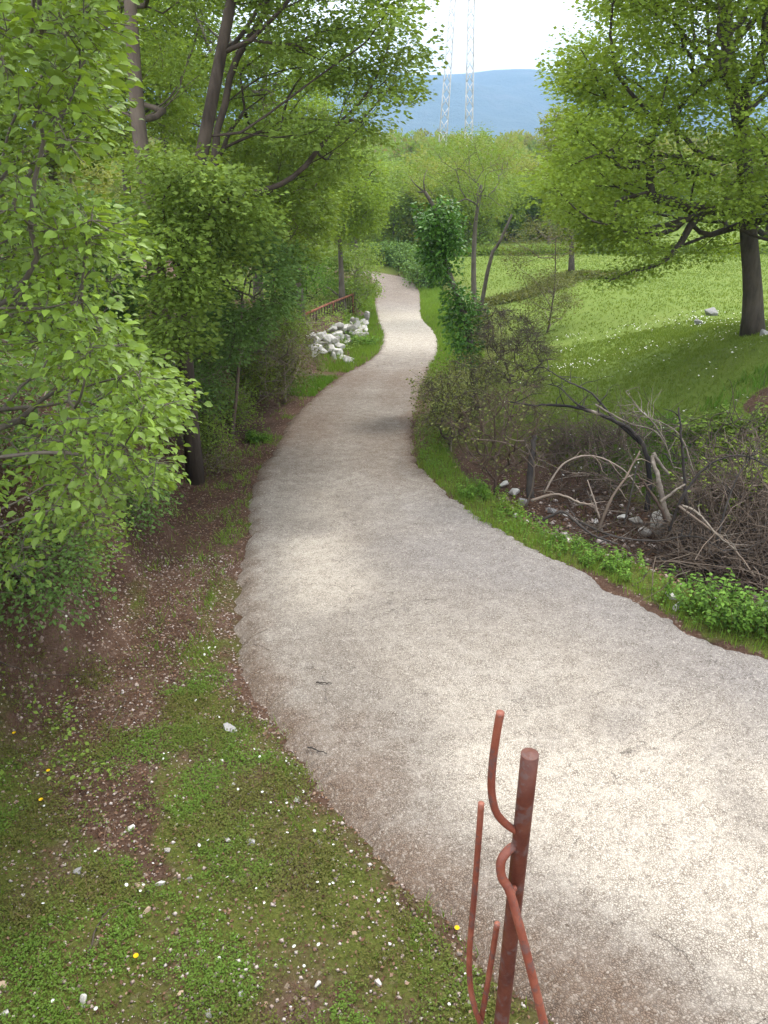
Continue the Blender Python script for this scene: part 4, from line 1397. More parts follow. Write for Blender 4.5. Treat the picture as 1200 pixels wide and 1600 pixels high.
# stones in the foreground turf
for hx, hy, k_, sz, lab in ((222, 1391, 'stone_tan', .062, 'tan triangular stone in the near turf'), (131, 1577, 'stone_white', .06, 'white wedge-shaped stone near the bottom left corner'),
                            (252, 1387, 'stone_white', .045, 'white stone right beside the tan triangular stone'), (230, 1427, 'stone_tan', .045, 'pinkish stone just below the tan triangular stone'),
                            (357, 1313, 'stone_white', .045, 'white stone in the middle of the near turf'), (393, 1318, 'stone_grey', .055, 'flat grey stone right of the white stone in the near turf'),
                            (263, 1333, 'stone_white', .04, 'small white stone on the bare earth path'), (123, 1366, 'stone_grey', .05, 'grey oval stone at the left in the near turf'),
                            (358, 1143, 'stone_grey', .095, 'flat grey slab on the turf strip by the road'), (205, 1297, 'stone_white', .045, 'pale stone on the bare earth at the path edge'),
                            (5, 1547, 'stone_tan', .05, 'tan stone cut by the left picture edge'), (10, 1590, 'stone_white', .035, 'whitish stone at the very bottom left corner'),
                            (283, 1560, 'stone_tan', .04, 'thin tan stone standing in the lowest turf'), (376, 1562, 'stone_grey', .045, 'grey stone in the gravel patch at the bottom'),
                            (330, 1590, 'stone_white', .05, 'white stone in the gravel patch at the bottom edge'), (495, 1545, 'stone_white', .04, 'white stone in the turf left of the railing'),
                            (465, 1255, 'stone_grey', .05, 'grey stone at the turf edge by the road'), (500, 1320, 'stone_white', .04, 'white stone in the turf close to the road edge'),
                            (590, 1542, 'stone_white', .04, 'white stone at the road edge left of the railing rods'), (551, 1468, 'stone_tan', .04, 'tan stone in the turf below the road edge'),
                            (365, 1230, 'stone_white', .035, 'white pebble on the turf beside the path'), (297, 1380, 'stone_grey', .04, 'grey pebble between the path and the white turf stone')):
    stone('stone', lab, 'stone', ground(hx, hy), sz, k_, tilt=.25)

# ------------------------------------------------------------------ rusty railing by the heap
A, B = ground(478, 512), ground(552, 497)
A = gpt(A[0], A[1]); B = gpt(B[0], B[1])
print('far rail', A, B)
fr = thing('rusty_railing', 'old rusty iron railing of thin upright bars behind the white rock heap', 'railing', A)
hA, hB = at(478, 491, A[1])[2], at(552, 460, B[1])[2]
for nm, fr_ in (('top_rail', 1.0), ('lower_rail', .12)):
    gq = Geo()
    p0 = A + (0, 0, (hA - A[2]) * fr_); p1 = B + (0, 0, (hB - B[2]) * fr_)
    gq.tube(smooth_line([p0, (p0 + p1) / 2 + (0, 0, .02), p1], 8), .04 if fr_ == 1 else .022, 6)
    link(nm, gq.mesh(nm, M['rust_far'] if fr_ == 1 else M['iron_dark'], A), fr)
for i in range(19):
    tt = (i + .5) / 19
    p0 = A * (1 - tt) + B * tt; zt = hA * (1 - tt) + hB * tt
    gq = Geo(); gq.tube(np.array([[p0[0], p0[1], float(Hg(p0[0], p0[1])) - .05], [p0[0], p0[1], zt]]), .024, 5)
    link('bar', gq.mesh('bar', M['iron_dark'], A), fr)
for tt in (0, .52, 1):
    p0 = A * (1 - tt) + B * tt; zt = hA * (1 - tt) + hB * tt
    gq = Geo(); gq.tube(np.array([[p0[0], p0[1], float(Hg(p0[0], p0[1])) - .1], [p0[0], p0[1], zt + .04]]), .035, 6)
    link('post', gq.mesh('post', M['rust_far'], A), fr)
gq = Geo()
p0 = at(516, 452, B[1] + .3); p1 = at(535, 466, B[1] - .2)
pl = thing('leaning_pole', 'weathered grey pole slanting over the right half of the rusty railing', 'pole', gpt(p0[0], p0[1]))
gq.tube(np.array([p1 + (p1 - p0) * .1, p0 + (p0 - p1) * .4]), .035, 6)
link('shaft', gq.mesh('shaft', M['wood_pale'], np.array(pl.location)), pl)


# ------------------------------------------------------------------ dead brush in the ditch
def branch(name, label, pl, r0, r1, mat, cat='branch', group=None, side=0, k=7, n_=None):
    P_ = smooth_line([at(*p_) for p_ in pl], n_ or max(10, 5 * len(pl)))
    P_ = P_ + R.normal(0, r0 * .13, P_.shape)
    base_ = P_[0].copy()
    root_ = thing(name, label, cat, base_, group)
    gq_ = Geo(); gq_.tube(P_, np.linspace(r0, r1, len(P_)) * R.uniform(.88, 1.12, len(P_)), k)
    link('stem', gq_.mesh('stem', mat, base_), root_)
    if side:
        gs = Geo()
        for _ in range(side):
            i_ = R.integers(len(P_) // 3, len(P_))
            dd = R.normal(0, 1, 3); dd[2] = abs(dd[2]) * .6
            Ls = R.uniform(.15, .55)
            p_ = [P_[i_]]
            for _k in range(4):
                dd = dd / np.linalg.norm(dd) + R.normal(0, .3, 3)
                p_.append(p_[-1] + dd / np.linalg.norm(dd) * Ls / 4)
            gs.tube(np.array(p_), np.linspace(r1 * .8 + .002, .0015, 5), 3, False)
        link('side_twigs', gs.mesh('side_twigs', mat, base_), root_, kind='stuff')
    return root_


branch('dead_branch', 'thick blackened dead branch arching left out of the brush pile', [(1010, 800, 8.9), (1014, 740, 9.1), (1002, 690, 9.2), (965, 660, 9.3), (915, 640, 9.4), (870, 633, 9.5), (830, 633, 9.6), (790, 626, 9.8)], .036, .009, M['char'], side=14)
branch('dead_branch', 'long thin dark dead branch rising above the thick blackened one', [(1008, 700, 9.25), (960, 655, 9.35), (925, 615, 9.5), (885, 595, 9.6), (850, 574, 9.7)], .019, .006, M['twig_dark'], side=10)
branch('dead_branch', 'short dark dead branch between the two arching ones', [(925, 642, 9.4), (900, 630, 9.4), (875, 606, 9.5), (855, 600, 9.6)], .013, .005, M['twig_dark'], side=6)
branch('dead_branch', 'thin grey branch hooping right from the top of the arch', [(930, 632, 9.3), (980, 660, 9.2), (1020, 672, 9.1), (1040, 695, 9.0), (1052, 730, 8.9)], .012, .005, M['wood_pale'], side=5)
branch('dead_branch', 'pale peeling branch stub pointing down right from the arch top', [(1020, 708, 9.1), (1032, 725, 9.05), (1045, 742, 9.0)], .024, .016, M['wood_pale'])
branch('broken_trunk', 'pale brown broken trunk standing under the arching branch', [(1046, 815, 8.5), (1036, 785, 8.6), (1028, 745, 8.7), (1018, 712, 8.9)], .042, .024, M['wood_pale'])
branch('dead_stake', 'tall upright dark stake right of the arching branch', [(1072, 790, 8.4), (1068, 730, 8.5), (1064, 680, 8.5), (1060, 637, 8.6)], .021, .010, M['twig_dark'], side=5)
branch('dead_branch', 'forked grey stick, right prong leaning over the ditch', [(935, 828, 8.1), (955, 780, 8.2), (975, 750, 8.4), (1000, 705, 8.7)], .020, .010, M['twig_brown'], side=5)
branch('dead_branch', 'forked grey stick, left prong', [(937, 810, 8.12), (928, 780, 8.2), (918, 750, 8.3)], .013, .006, M['twig_brown'], side=2)
branch('dead_branch', 'straight black stick leaning against the white rocks', [(975, 820, 8.0), (985, 775, 8.1), (996, 725, 8.3)], .012, .007, M['twig_dark'])
branch('dead_branch', 'reddish forked branch right of the white boulder', [(1040, 812, 8.1), (1030, 790, 8.15), (1010, 760, 8.3), (995, 740, 8.4)], .022, .012, M['twig_red'], side=3)
branch('dead_branch', 'pale bare branch forking up right from the reddish one', [(1032, 785, 8.15), (1050, 770, 8.2), (1070, 757, 8.3)], .020, .012, M['wood_pale'])
branch('dead_branch', 'long curved stick lying along the ditch nearest the verge', [(848, 812, 7.9), (880, 800, 7.9), (905, 820, 7.7), (930, 838, 7.5), (965, 850, 7.3)], .019, .010, M['twig_dark'], side=3)
branch('dead_branch', 'crooked stick lying across the middle of the ditch', [(830, 782, 8.4), (870, 772, 8.4), (905, 785, 8.2), (930, 790, 8.1)], .017, .008, M['twig_brown'], side=3)
branch('dead_branch', 'bleached forked root sprawling at the right of the ditch', [(1066, 790, 7.9), (1085, 798, 7.7), (1100, 812, 7.5), (1120, 835, 7.2), (1150, 860, 6.9)], .016, .007, M['wood_pale'], side=5)
branch('dead_branch', 'pale upright twig with curved tip beside the charred stump', [(822, 792, 8.5), (832, 760, 8.6), (834, 725, 8.7), (822, 695, 8.8), (820, 680, 8.8)], .014, .006, M['twig_brown'], side=4)
branch('charred_stump', 'charred dark stump at the foot of the brown thicket', [(828, 776, 8.9), (828, 745, 9.0), (832, 710, 9.1), (834, 680, 9.2)], .052, .030, M['twig_dark'])
branch('dead_branch', 'thin pale branch lying across the brown thicket', [(735, 686, 9.6), (790, 692, 9.5), (830, 712, 9.4), (880, 735, 9.2), (905, 742, 9.1)], .012, .006, M['twig_brown'], side=5)
branch('dead_branch', 'grey lichened spray of twigs above the right of the ditch', [(1040, 690, 8.9), (1020, 660, 9.0), (1000, 640, 9.1), (978, 612, 9.2)], .012, .004, M['wood_pale'], side=14)
branch('dead_branch', 'thin grey twig arching behind the dark stake', [(1085, 740, 8.6), (1062, 680, 8.8), (1020, 655, 9.0), (990, 650, 9.0)], .009, .004, M['wood_pale'], side=6)
branch('dead_branch', 'long dark branch arching to the right edge above the brushwood', [(1045, 830, 8.0), (1070, 770, 8.0), (1110, 725, 8.0), (1160, 712, 7.9), (1215, 735, 7.8)], .016, .006, M['twig_dark'], side=10)
branch('dead_branch', 'grey-brown branch lying over the brush pile towards the nettle clump', [(1060, 790, 8.0), (1100, 820, 7.6), (1140, 850, 7.2), (1180, 900, 6.8)], .017, .007, M['twig_brown'], side=8)
branch('dead_branch', 'dark branch leaning out of the right brushwood towards the oak', [(1120, 850, 7.4), (1135, 790, 7.6), (1155, 740, 7.8), (1185, 700, 8.0)], .014, .005, M['twig_dark'], side=9)
branch('dead_branch', 'low dark branch crossing in front of the white boulders', [(905, 815, 8.3), (960, 838, 7.9), (1020, 845, 7.7), (1085, 838, 7.5), (1130, 860, 7.2)], .015, .006, M['twig_dark'], side=7)
branch('dead_branch', 'arched brown branch over the left half of the ditch', [(850, 770, 8.7), (880, 725, 8.8), (925, 712, 8.8), (975, 735, 8.6), (1005, 775, 8.4)], .013, .006, M['twig_brown'], side=8)
# loose sticks, single ones
for i in range(95):
    c = ground(R.uniform(840, 1200), R.uniform(730, 900))
    c = c + np.array([0, -.25, .05])
    s_, sd_ = lateral(np.array([c[0]]), np.array([c[1]]))
    if s_[0] < .55 or (960 < 600 + FPX * c[0] / (c[1] * CP - (c[2] - H0) * SP) < 1065 and R.random() < .7): continue
    a = R.uniform(0, pi); Ls = R.uniform(.35, 1.0)
    e = np.array([cos(a), sin(a) * .8, R.normal(.1, .3)]) * Ls / 2
    p0, p1 = c - e, c + e
    lift = max(float(Hg(p0[0], p0[1])) - p0[2], float(Hg(p1[0], p1[1])) - p1[2], 0) + R.uniform(.02, .22)
    P_ = smooth_line([p0, c + R.normal(0, .06, 3), p1], 8) + (0, 0, lift)
    gq = Geo(); r_ = R.uniform(.006, .014)
    gq.tube(P_, np.linspace(r_, r_ * .5, 8), 5)
    mk_ = ('twig_brown', 'twig_brown', 'twig_dark', 'wood_pale', 'twig_red')[R.integers(5)]
    cpx = 600 + FPX * c[0] / (c[1] * CP - (c[2] - H0) * SP)
    wh_ = [b_ for a_, b_ in ((890, 'at the left end near the charred stump'), (940, 'around the forked grey stick'), (985, 'left of the white boulder'), (1040, 'around the biggest white boulder'),
                             (1090, 'right of the white boulder'), (1140, 'behind the nettle clump'), (9999, 'at the right picture edge')) if cpx < a_][0]
    o_ = link('stick', gq.mesh('stick', M[mk_], P_[0]), None,
              ('long ' if Ls > .68 else 'short ') + {'twig_brown': 'grey-brown', 'twig_dark': 'blackish', 'wood_pale': 'pale peeled', 'twig_red': 'reddish'}[mk_] + ' stick in the brush pile ' + wh_, 'stick', None, 'loose sticks in the ditch brush pile', P_[0])


def brush(name, cx, n_, hgt, mat, rng, L0=.4, L1=1.1, up=.5, r=.004, hole=None):
    """tangle of twigs too fine to count"""
    gq_ = Geo()
    m_ = 0
    while m_ < n_:
        px, py = cx[0] + (cx[2] - cx[0]) * rng.random(), cx[1] + (cx[3] - cx[1]) * rng.random()
        c_ = ground(px, py)
        s_, sd_ = lateral(np.array([c_[0]]), np.array([c_[1]]))
        m_ += 1
        if s_[0] < (.45 if sd_[0] > 0 else .9) or (hole is not None and hole[0] < px < hole[2] and hole[1] < py < hole[3] and rng.random() < .62): continue
        p_ = [c_ + (0, 0, rng.random() ** 1.5 * hgt)]
        dd = rng.normal(0, 1, 3); dd[2] = dd[2] * .4 + up
        Ls = rng.uniform(L0, L1)
        for _k in range(5):
            dd = dd / np.linalg.norm(dd) + rng.normal(0, .28, 3) - np.array([0, 0, .06])
            q_ = p_[-1] + dd / np.linalg.norm(dd) * Ls / 5
            q_[2] = max(q_[2], float(Hg(q_[0], q_[1])) + .01)
            p_.append(q_)
        rr_ = r * rng.uniform(.6, 1.6)
        gq_.tube(np.array(p_), np.linspace(rr_, rr_ * .35, 6), 3, False)
    return link(name, gq_.mesh(name, mat), None, kind='stuff')


brush('brush_tangle', (850, 690, 1210, 905), 1700, .40, M['twig_brown'], R, r=.0062, hole=(790, 730, 1075, 870))
brush('dry_brushwood', (1062, 790, 1210, 930), 1300, .5, M['twig_brown'], R, up=.6, r=.006)
brush('reddish_brushwood', (820, 680, 1010, 790), 900, .35, M['twig_red'], R, .3, .9, up=.6, r=.0045, hole=(790, 730, 1075, 870))

brush('bank_brushwood', (385, 530, 478, 625), 1000, .55, M['twig_brown'], R, .3, .9, up=.6, r=.005)
# brown thicket between road and ditch
for lab, poly, n_, nl, Y0, Y1, fx, lm_, mt in (
        ('tangled reddish brown dead thicket right of the road', [(700, 650), (770, 612), (835, 600), (850, 660), (830, 740), (760, 745), (720, 720)], 520, 1000, 8.9, 11.2, (775, 740, 9.7), 'olive_leaf', 'twig_red'),
        ('grey-green twiggy bush at the right road edge below the ivy trunk', [(662, 600), (720, 560), (770, 560), (770, 640), (720, 690), (690, 700), (668, 650)], 380, 6500, 10.8, 13.2, (705, 680, 11.8), 'olive_leaf', 'twig_brown'),
        ('thin upright olive saplings between the ivy trunk and the meadow', [(755, 480), (830, 490), (860, 560), (840, 610), (770, 600), (745, 540)], 260, 2900, 12.0, 15.0, (790, 620, 13.2), 'olive_leaf', 'twig_brown')):
    att = poly_pts(poly, n_, Y0, Y1, R, .04)
    f = at(*fx); tb = gpt(f[0], f[1], -.06)
    tree('thicket', lab, 'shrub', [tb, tb + (0, 0, .25), tb * .5 + att.mean(0) * .5], .022, .012, att, nl, .042, M[lm_], M[mt], R, spread=.16, limbs=0, step=.22,
         start=.02, rtip=.0034, tw=.9 if nl < 3000 else .25, power=.38, wob=.07)

# ------------------------------------------------------------------ ground cover
def scatter(n_, x0, x1, y0, y1, dens, rng):
    x = rng.uniform(x0, x1, n_); y = y0 + (y1 - y0) * rng.random(n_)
    keep = rng.random(n_) < dens(x, y)
    return x[keep], y[keep]


def blades(name, x, y, h, wd, mat, rng, per=1, lean=.45, thin=False):
    x = np.repeat(x, per) + rng.normal(0, .02, len(x) * per) * (per > 1); y = np.repeat(y, per) + rng.normal(0, .02, len(y) * per) * (per > 1)
    n_ = len(x)
    P = np.stack([x, y, Hg(x, y) - .005], 1)
    hh = (np.repeat(h, per) if np.ndim(h) else h) * rng.uniform(.5, 1.3, n_)
    ww = (np.repeat(wd, per) if np.ndim(wd) else wd) * rng.uniform(.7, 1.3, n_)
    a = rng.uniform(0, 2 * pi, n_)
    ld = np.stack([np.cos(a), np.sin(a), 0 * a], 1) * (lean * rng.random(n_))[:, None]
    b = rng.uniform(0, 2 * pi, n_)
    sdv = np.stack([np.cos(b), np.sin(b), 0 * b], 1)
    up_ = np.array([0, 0, 1.0])
    hcol = hh[:, None]
    v = np.stack([P - sdv * ww[:, None] / 2, P + sdv * ww[:, None] / 2,
                  P + up_ * hcol * .6 + ld * hcol * .4 - sdv * ww[:, None] * .35, P + up_ * hcol * .6 + ld * hcol * .4 + sdv * ww[:, None] * .35,
                  P + up_ * hcol * .95 + ld * hcol * 1.1], 1)
    t_ = np.array([[0, 1, 3], [0, 3, 2], [2, 3, 4]])
    if thin:
        v = v[:, [0, 1, 4]]; t_ = np.array([[0, 1, 2]])
    F = (t_[None] + (np.arange(n_) * v.shape[1])[:, None, None]).reshape(-1, 3)
    rn = np.clip(.55 * rng.random(n_) + .45 * fbm(x * 1.5, y * 1.5, 21), 0, 1)
    return link(name, mesh_np(name, v.reshape(-1, 3), F, mat, rnd=np.repeat(rn, len(t_))), kind='stuff')


def fld(A):
    return lambda x, y: gsample(A, x, y)


fs, fS, fside = fld(soil), fld(SS), fld(SIDE.astype(float))


# low clover and moss-like turf on the near left verge
def dens_turf(x, y):
    so = fs(x, y)
    patch = fbm(x * 2.6, y * 2.6, 51)
    return ((fside(x, y) < 0) & (fS(x, y) > -.06 + .12 * vnoise(x * 8, y * 8, 3))) * np.clip(.84 - .95 * so + (patch - .5) * 3.6, .05, 1)


x, y = scatter(80000, -3.4, .9, 1.7, 5.2, dens_turf, R)
x2, y2 = scatter(16000, -4, .2, 5.2, 11, dens_turf, R)
x = np.concatenate([x, x2]); y = np.concatenate([y, y2])
per = 4
n_ = len(x) * per
P = np.repeat(np.stack([x, y, Hg(x, y)], 1), per, 0)
a = R.uniform(0, 2 * pi, n_)
P += np.stack([np.cos(a) * .006, np.sin(a) * .006, R.uniform(.002, .03, n_)], 1)
d = np.stack([np.cos(a), np.sin(a), R.uniform(-.1, .8, n_)], 1)
nrm = R.normal(0, .35, (n_, 3)); nrm[:, 2] += 1
rn = np.clip(.32 * R.random(n_) + .68 * np.repeat(np.clip((fbm(x * 2.4, y * 2.4, 61) - .5) * 3.2 + .5, 0, 1), per), 0, 1)
link('clover_turf', leaf_mesh('clover_turf', P, d, nrm, R.uniform(.006, .018, n_), T2, M['clover'], rn), kind='stuff')
x, y = scatter(9000, -3.4, .9, 1.7, 7, dens_turf, R)
blades('turf_grass', x, y, .045, .0035, M['grass'], R, per=3, lean=.9)
x, y = scatter(9000, -3.4, .9, 1.7, 7, lambda x, y: (fside(x, y) < 0) & (fS(x, y) > 0), R)
blades('dry_grass', x, y, .05, .003, M['dead_leaf'], R, per=2, lean=1.6)

# tall strip of grass along the road edges
x, y = scatter(150000, -2, 12, 3.0, 24, lambda x, y: ((fside(x, y) > 0) & (fS(x, y) > -.03) & (fS(x, y) < .52)) * np.clip(1.15 - fS(x, y) * 1.2 + (fbm(x * 2, y * 2, 8) - .5) * 1.6, 0, 1) * (1 - .75 * smooth(10.5, 12, y) * smooth(19, 17, y) * smooth(.4, .25, fS(x, y))), R)
blades('verge_grass', x, y, .07 + .07 * fbm(x * 1.3, y * 1.3, 4), .006, M['grass'], R, per=3)
x, y = scatter(40000, -4, 4, 19, 45, lambda x, y: (fS(x, y) > -.05) & (fS(x, y) < 1.3), R)
blades('far_verge_grass', x, y, .14, .018, M['grass'], R, per=3, thin=True)
# broad-leaved weeds among the verge grass
x, y = scatter(30000, -1, 9, 3.6, 13, lambda x, y: ((fside(x, y) > 0) & (fS(x, y) > .03) & (fS(x, y) < .6)) * np.clip((fbm(x * 1.9, y * 1.9, 37) - .36) * 5, .05, 1), R)
x, y = np.repeat(x, 4), np.repeat(y, 4)
n_ = len(x)
x = x + R.normal(0, .02, n_); y = y + R.normal(0, .02, n_)
a = R.uniform(0, 2 * pi, n_)
nrm = R.normal(0, .4, (n_, 3)); nrm[:, 2] += 1
link('verge_weeds', leaf_mesh('verge_weeds', np.stack([x, y, Hg(x, y) + .02 + .16 * R.random(n_) ** 1.5], 1), np.stack([np.cos(a), np.sin(a), R.uniform(-.3, .6, n_)], 1), nrm, R.uniform(.015, .04, n_), T2, M['bright_leaf'],
                              np.clip(.5 * R.random(n_) + .5 * fbm(x * 3, y * 3, 39), 0, 1)), kind='stuff')
# bright grass patch on the left verge
cpt = ground(487, 603)
x, y = scatter(14000, cpt[0] - 1.6, cpt[0] + 1.4, cpt[1] - 1.4, cpt[1] + 1.6, lambda x, y: (fside(x, y) < 0) & (fS(x, y) > .02) & ((((x - cpt[0]) / 1.1) ** 2 + ((y - cpt[1]) / 1.1) ** 2) < 1.0 * (.5 + fbm(x * 2, y * 2, 2))), R)
blades('bright_grass', x, y, .10, .010, M['bright_leaf'], R, per=2)
x, y = scatter(60000, -4, 1.0, 2.0, 20, lambda x, y: ((fside(x, y) < 0) & (fS(x, y) > -.10) & (fS(x, y) < .25)) * np.clip((fbm(x * 1.7, y * 1.7, 33) - .52) * 5, 0, .8), R)
blades('edge_grass', x, y, .06, .006, M['grass'], R, per=3, lean=1.0)
# bank grass, thin
x, y = scatter(90000, -7, .5, 5.2, 20, lambda x, y: ((fside(x, y) < 0) & (fS(x, y) > .0)) * np.clip((fbm(x * 1.2, y * 1.2, 81) - .47) * 4, .02, .5) * (1.15 - fs(x, y)), R)
blades('bank_grass', x, y, .10, .009, M['grass'], R, per=3, lean=.9, thin=True)


# meadow
def dens_mead(x, y):
    return ((fside(x, y) > 0) & (fS(x, y) > 1.6)) * np.clip(.25 + 1.1 * fs(x, y) * 0 + fld(mead)(x, y), .0, 1) * (1 - .9 * np.clip(fs(x, y) * 1.2, 0, 1)) * (.4 + .6 * np.clip(fbm(x * .7, y * .7, 91) * 2 - .4, 0, 1))


x, y = scatter(90000, 1.2, 17, 9, 22, dens_mead, R)
blades('meadow_grass', x, y, .06, .010 + .0006 * y, M['meadow'], R, per=3, lean=.9, thin=True)
x, y = scatter(45000, 2, 34, 22, 62, dens_mead, R)
blades('far_meadow_grass', x, y, .08, .016 + .0005 * y, M['meadow'], R, per=3, lean=.7, thin=True)
# greener rank growth behind the ditch, right
cp = ground(1115, 690)
x, y = scatter(12000, cp[0] - 3.2, cp[0] + 3.5, cp[1] - 3.0, cp[1] + 1.6, lambda x, y: (fS(x, y) > 2.2) * np.clip((fbm(x * 1.1, y * 1.1, 95) - .38) * 4, 0, 1) * (fs(x, y) < .4), R)
blades('rank_grass', x, y, .16, .014, M['bright_leaf'], R, per=3, lean=.8)

# daisies and meadow flowers
def flowers(name, x, y, h, r, mat, rng):
    n__ = len(x)
    a_ = np.arange(6) * pi / 3
    c_ = np.stack([x, y, Hg(x, y) + h], 1)
    tl = rng.normal(0, .35, (n__, 2))
    ring = np.stack([np.cos(a_), np.sin(a_)], 1)
    rs = r * rng.uniform(.7, 1.2, n__)
    v = np.zeros((n__, 7, 3))
    v[:, 6] = c_ + np.array([0, 0, .25 * r])
    for i_ in range(6):
        v[:, i_, 0] = c_[:, 0] + ring[i_, 0] * rs; v[:, i_, 1] = c_[:, 1] + ring[i_, 1] * rs
        v[:, i_, 2] = c_[:, 2] + rs * (tl[:, 0] * ring[i_, 0] + tl[:, 1] * ring[i_, 1])
    t_ = np.array([[i_, (i_ + 1) % 6, 6] for i_ in range(6)])
    F = (t_[None] + (np.arange(n__) * 7)[:, None, None]).reshape(-1, 3)
    return link(name, mesh_np(name, v.reshape(-1, 3), F, mat, rnd=np.repeat(rng.random(n__), 6)), kind='stuff')


x, y = scatter(330, -3, .8, 1.7, 5.5, lambda x, y: ((fside(x, y) < 0) & (fS(x, y) > .05)) * np.clip(1.1 - fs(x, y), 0, 1) * .8, R)
flowers('daisies', x, y, .03, .0085, M['petal'], R)
x, y = scatter(7000, 1.5, 16, 9, 24, lambda x, y: dens_mead(x, y) * np.clip((fbm(x * .8, y * .8, 99) - .42) * 4, 0, .9), R)
flowers('meadow_daisies', x, y, .07, .017, M['petal'], R)
for i, (hx, hy, lab) in enumerate(((24, 1155, 'yellow dandelion at the left edge below the shrub'), (77, 1213, 'yellow dandelion on the bare earth left of the path'), (65, 1256, 'yellow dandelion lowest of three on the left earth'),
                                   (214, 1504, 'yellow dandelion in the near turf at the bottom left'), (713, 1459, 'yellow dandelion at the road edge beside the railing rods'))):
    p = ground(hx, hy)
    b = p.copy()
    df_ = thing('dandelion', lab, 'flower', b)
    gq = Geo(); gq.tube(np.array([[0, 0, -.01], [.002, 0, .035]]), .0016, 4); link('stalk', gq.mesh('stalk', M['clover']), df_)
    n__ = 16; a = np.linspace(0, 2 * pi, n__, endpoint=False)
    d = np.stack([np.cos(a), np.sin(a), .35 + 0 * a], 1)
    link('flower_head', leaf_mesh('flower_head', np.tile([[.002, 0, .035]], (n__, 1)), d, np.tile([[0, 0, 1.]], (n__, 1)) + R.normal(0, .1, (n__, 3)), np.full(n__, .015), T2, M['yellow_petal'], R.random(n__)), df_)

# low undergrowth on the bank slope
x, y = scatter(95000, -9, 1, 3.6, 19, lambda x, y: ((fside(x, y) < 0) & (fS(x, y) > 1.15)) * np.clip((fbm(x * 1.6, y * 1.6, 83) - .40) * 4, .05, .85), R)
x2, y2 = scatter(60000, -9, 2, 19, 42, lambda x, y: ((fside(x, y) < 0) & (fS(x, y) > .6)) * .6, R)
x, y = np.concatenate([x, x2]), np.concatenate([y, y2])
n_ = len(x)
P = np.stack([x, y, Hg(x, y) + (.22 + .012 * np.clip(y - 15, 0, 30)) * R.random(n_) ** 2], 1)
d = R.normal(0, 1, (n_, 3)); d[:, 2] = d[:, 2] * .3
nrm = R.normal(0, .4, (n_, 3)); nrm[:, 2] += 1
link('bank_undergrowth', leaf_mesh('bank_undergrowth', P, d, nrm, R.uniform(.018, .045, n_) * (1 + .10 * np.clip(y - 12, 0, 25)), T2, M['wood_leaf'], np.clip(.5 * R.random(n_) + .5 * fbm(x * 2, y * 2, 84), 0, 1)), kind='stuff')

# leaf litter
x, y = scatter(90000, -4.5, 1.0, 2.2, 12, lambda x, y: ((fside(x, y) < 0) & (fS(x, y) > -.12)) * np.clip(fs(x, y) * 1.1 - .15, .30, .65), R)
n_ = len(x)
P = np.stack([x, y, Hg(x, y) + R.uniform(.002, .018, n_)], 1)
a = R.uniform(0, 2 * pi, n_)
d = np.stack([np.cos(a), np.sin(a), R.normal(0, .25, n_)], 1)
nrm = R.normal(0, .4, (n_, 3)); nrm[:, 2] += 1
link('leaf_litter', leaf_mesh('leaf_litter', P, d, nrm, R.uniform(.008, .027, n_), T2, M['dead_leaf'], R.random(n_) ** 2.0), kind='stuff')


# gravel: loose bits on verge, path and road edge
def gravel(name, x, y, z, size, rng):
    tv = np.array([[-.5, -.2, 0], [.1, -.5, .05], [.5, .1, 0], [-.1, .5, .0], [0, 0, .5], [0, 0, -.3]])
    tf = np.array([[0, 1, 4], [1, 2, 4], [2, 3, 4], [3, 0, 4], [1, 0, 5], [2, 1, 5], [3, 2, 5], [0, 3, 5]])
    n__ = len(x)
    a_ = rng.uniform(0, 2 * pi, n__)
    V_ = tv[None] * rng.uniform(.6, 1.3, (n__, 6, 1)) * size[:, None, None]
    c_, s_ = np.cos(a_)[:, None], np.sin(a_)[:, None]
    V2 = np.stack([V_[..., 0] * c_ - V_[..., 1] * s_ + x[:, None], V_[..., 0] * s_ + V_[..., 1] * c_ + y[:, None], V_[..., 2] * .8 + z[:, None]], -1)
    F = (tf[None] + (np.arange(n__) * 6)[:, None, None]).reshape(-1, 3)
    return link(name, mesh_np(name, V2.reshape(-1, 3), F, M['gravel'], rnd=np.repeat(rng.random(n__) ** .9, 8)), kind='stuff')


gp_ = onroad(340, 1580)
x, y = scatter(19000, -3.4, 1.0, 1.7, 7.5, lambda x, y: ((fside(x, y) < 0) & (fS(x, y) > -.15)) * np.clip(.45 + .4 * fs(x, y) + 1.0 * np.exp(-((x - gp_[0]) ** 2 + (y - gp_[1]) ** 2) / .09) + .3 * smooth(.5, 0, fS(x, y)), 0, 1), R)
gravel('gravel', x, y, Hg(x, y) + .004, .008 + .024 * R.random(len(x)) ** 3, R)
x, y = scatter(16000, -3, 7, 2.0, 14, lambda x, y: ((fS(x, y) < -.02) & (fS(x, y) > -1.6)) * np.clip(.55 * np.exp(fS(x, y) / .12) + .025, 0, 1), R)
zz = zr(y) + .032 + (fbm(x * .9, y * .9, 31) - .5) * .05
gravel('road_grit', x, y, zz, .006 + .014 * R.random(len(x)) ** 3, R)
x, y = scatter(5000, 1.5, 8, 4.5, 11, lambda x, y: ((fside(x, y) > 0) & (fS(x, y) > .5) & (fS(x, y) < 2.8)) * .5, R)
gravel('ditch_rubble', x, y, Hg(x, y) + .01, .03 + .12 * R.random(len(x)) ** 2.5, R)
x, y = scatter(9000, 1.5, 8, 4.0, 11, lambda x, y: ((fside(x, y) > 0) & (fS(x, y) > .35) & (fS(x, y) < 3.0)) * .9, R)
n_ = len(x)
a = R.uniform(0, 2 * pi, n_)
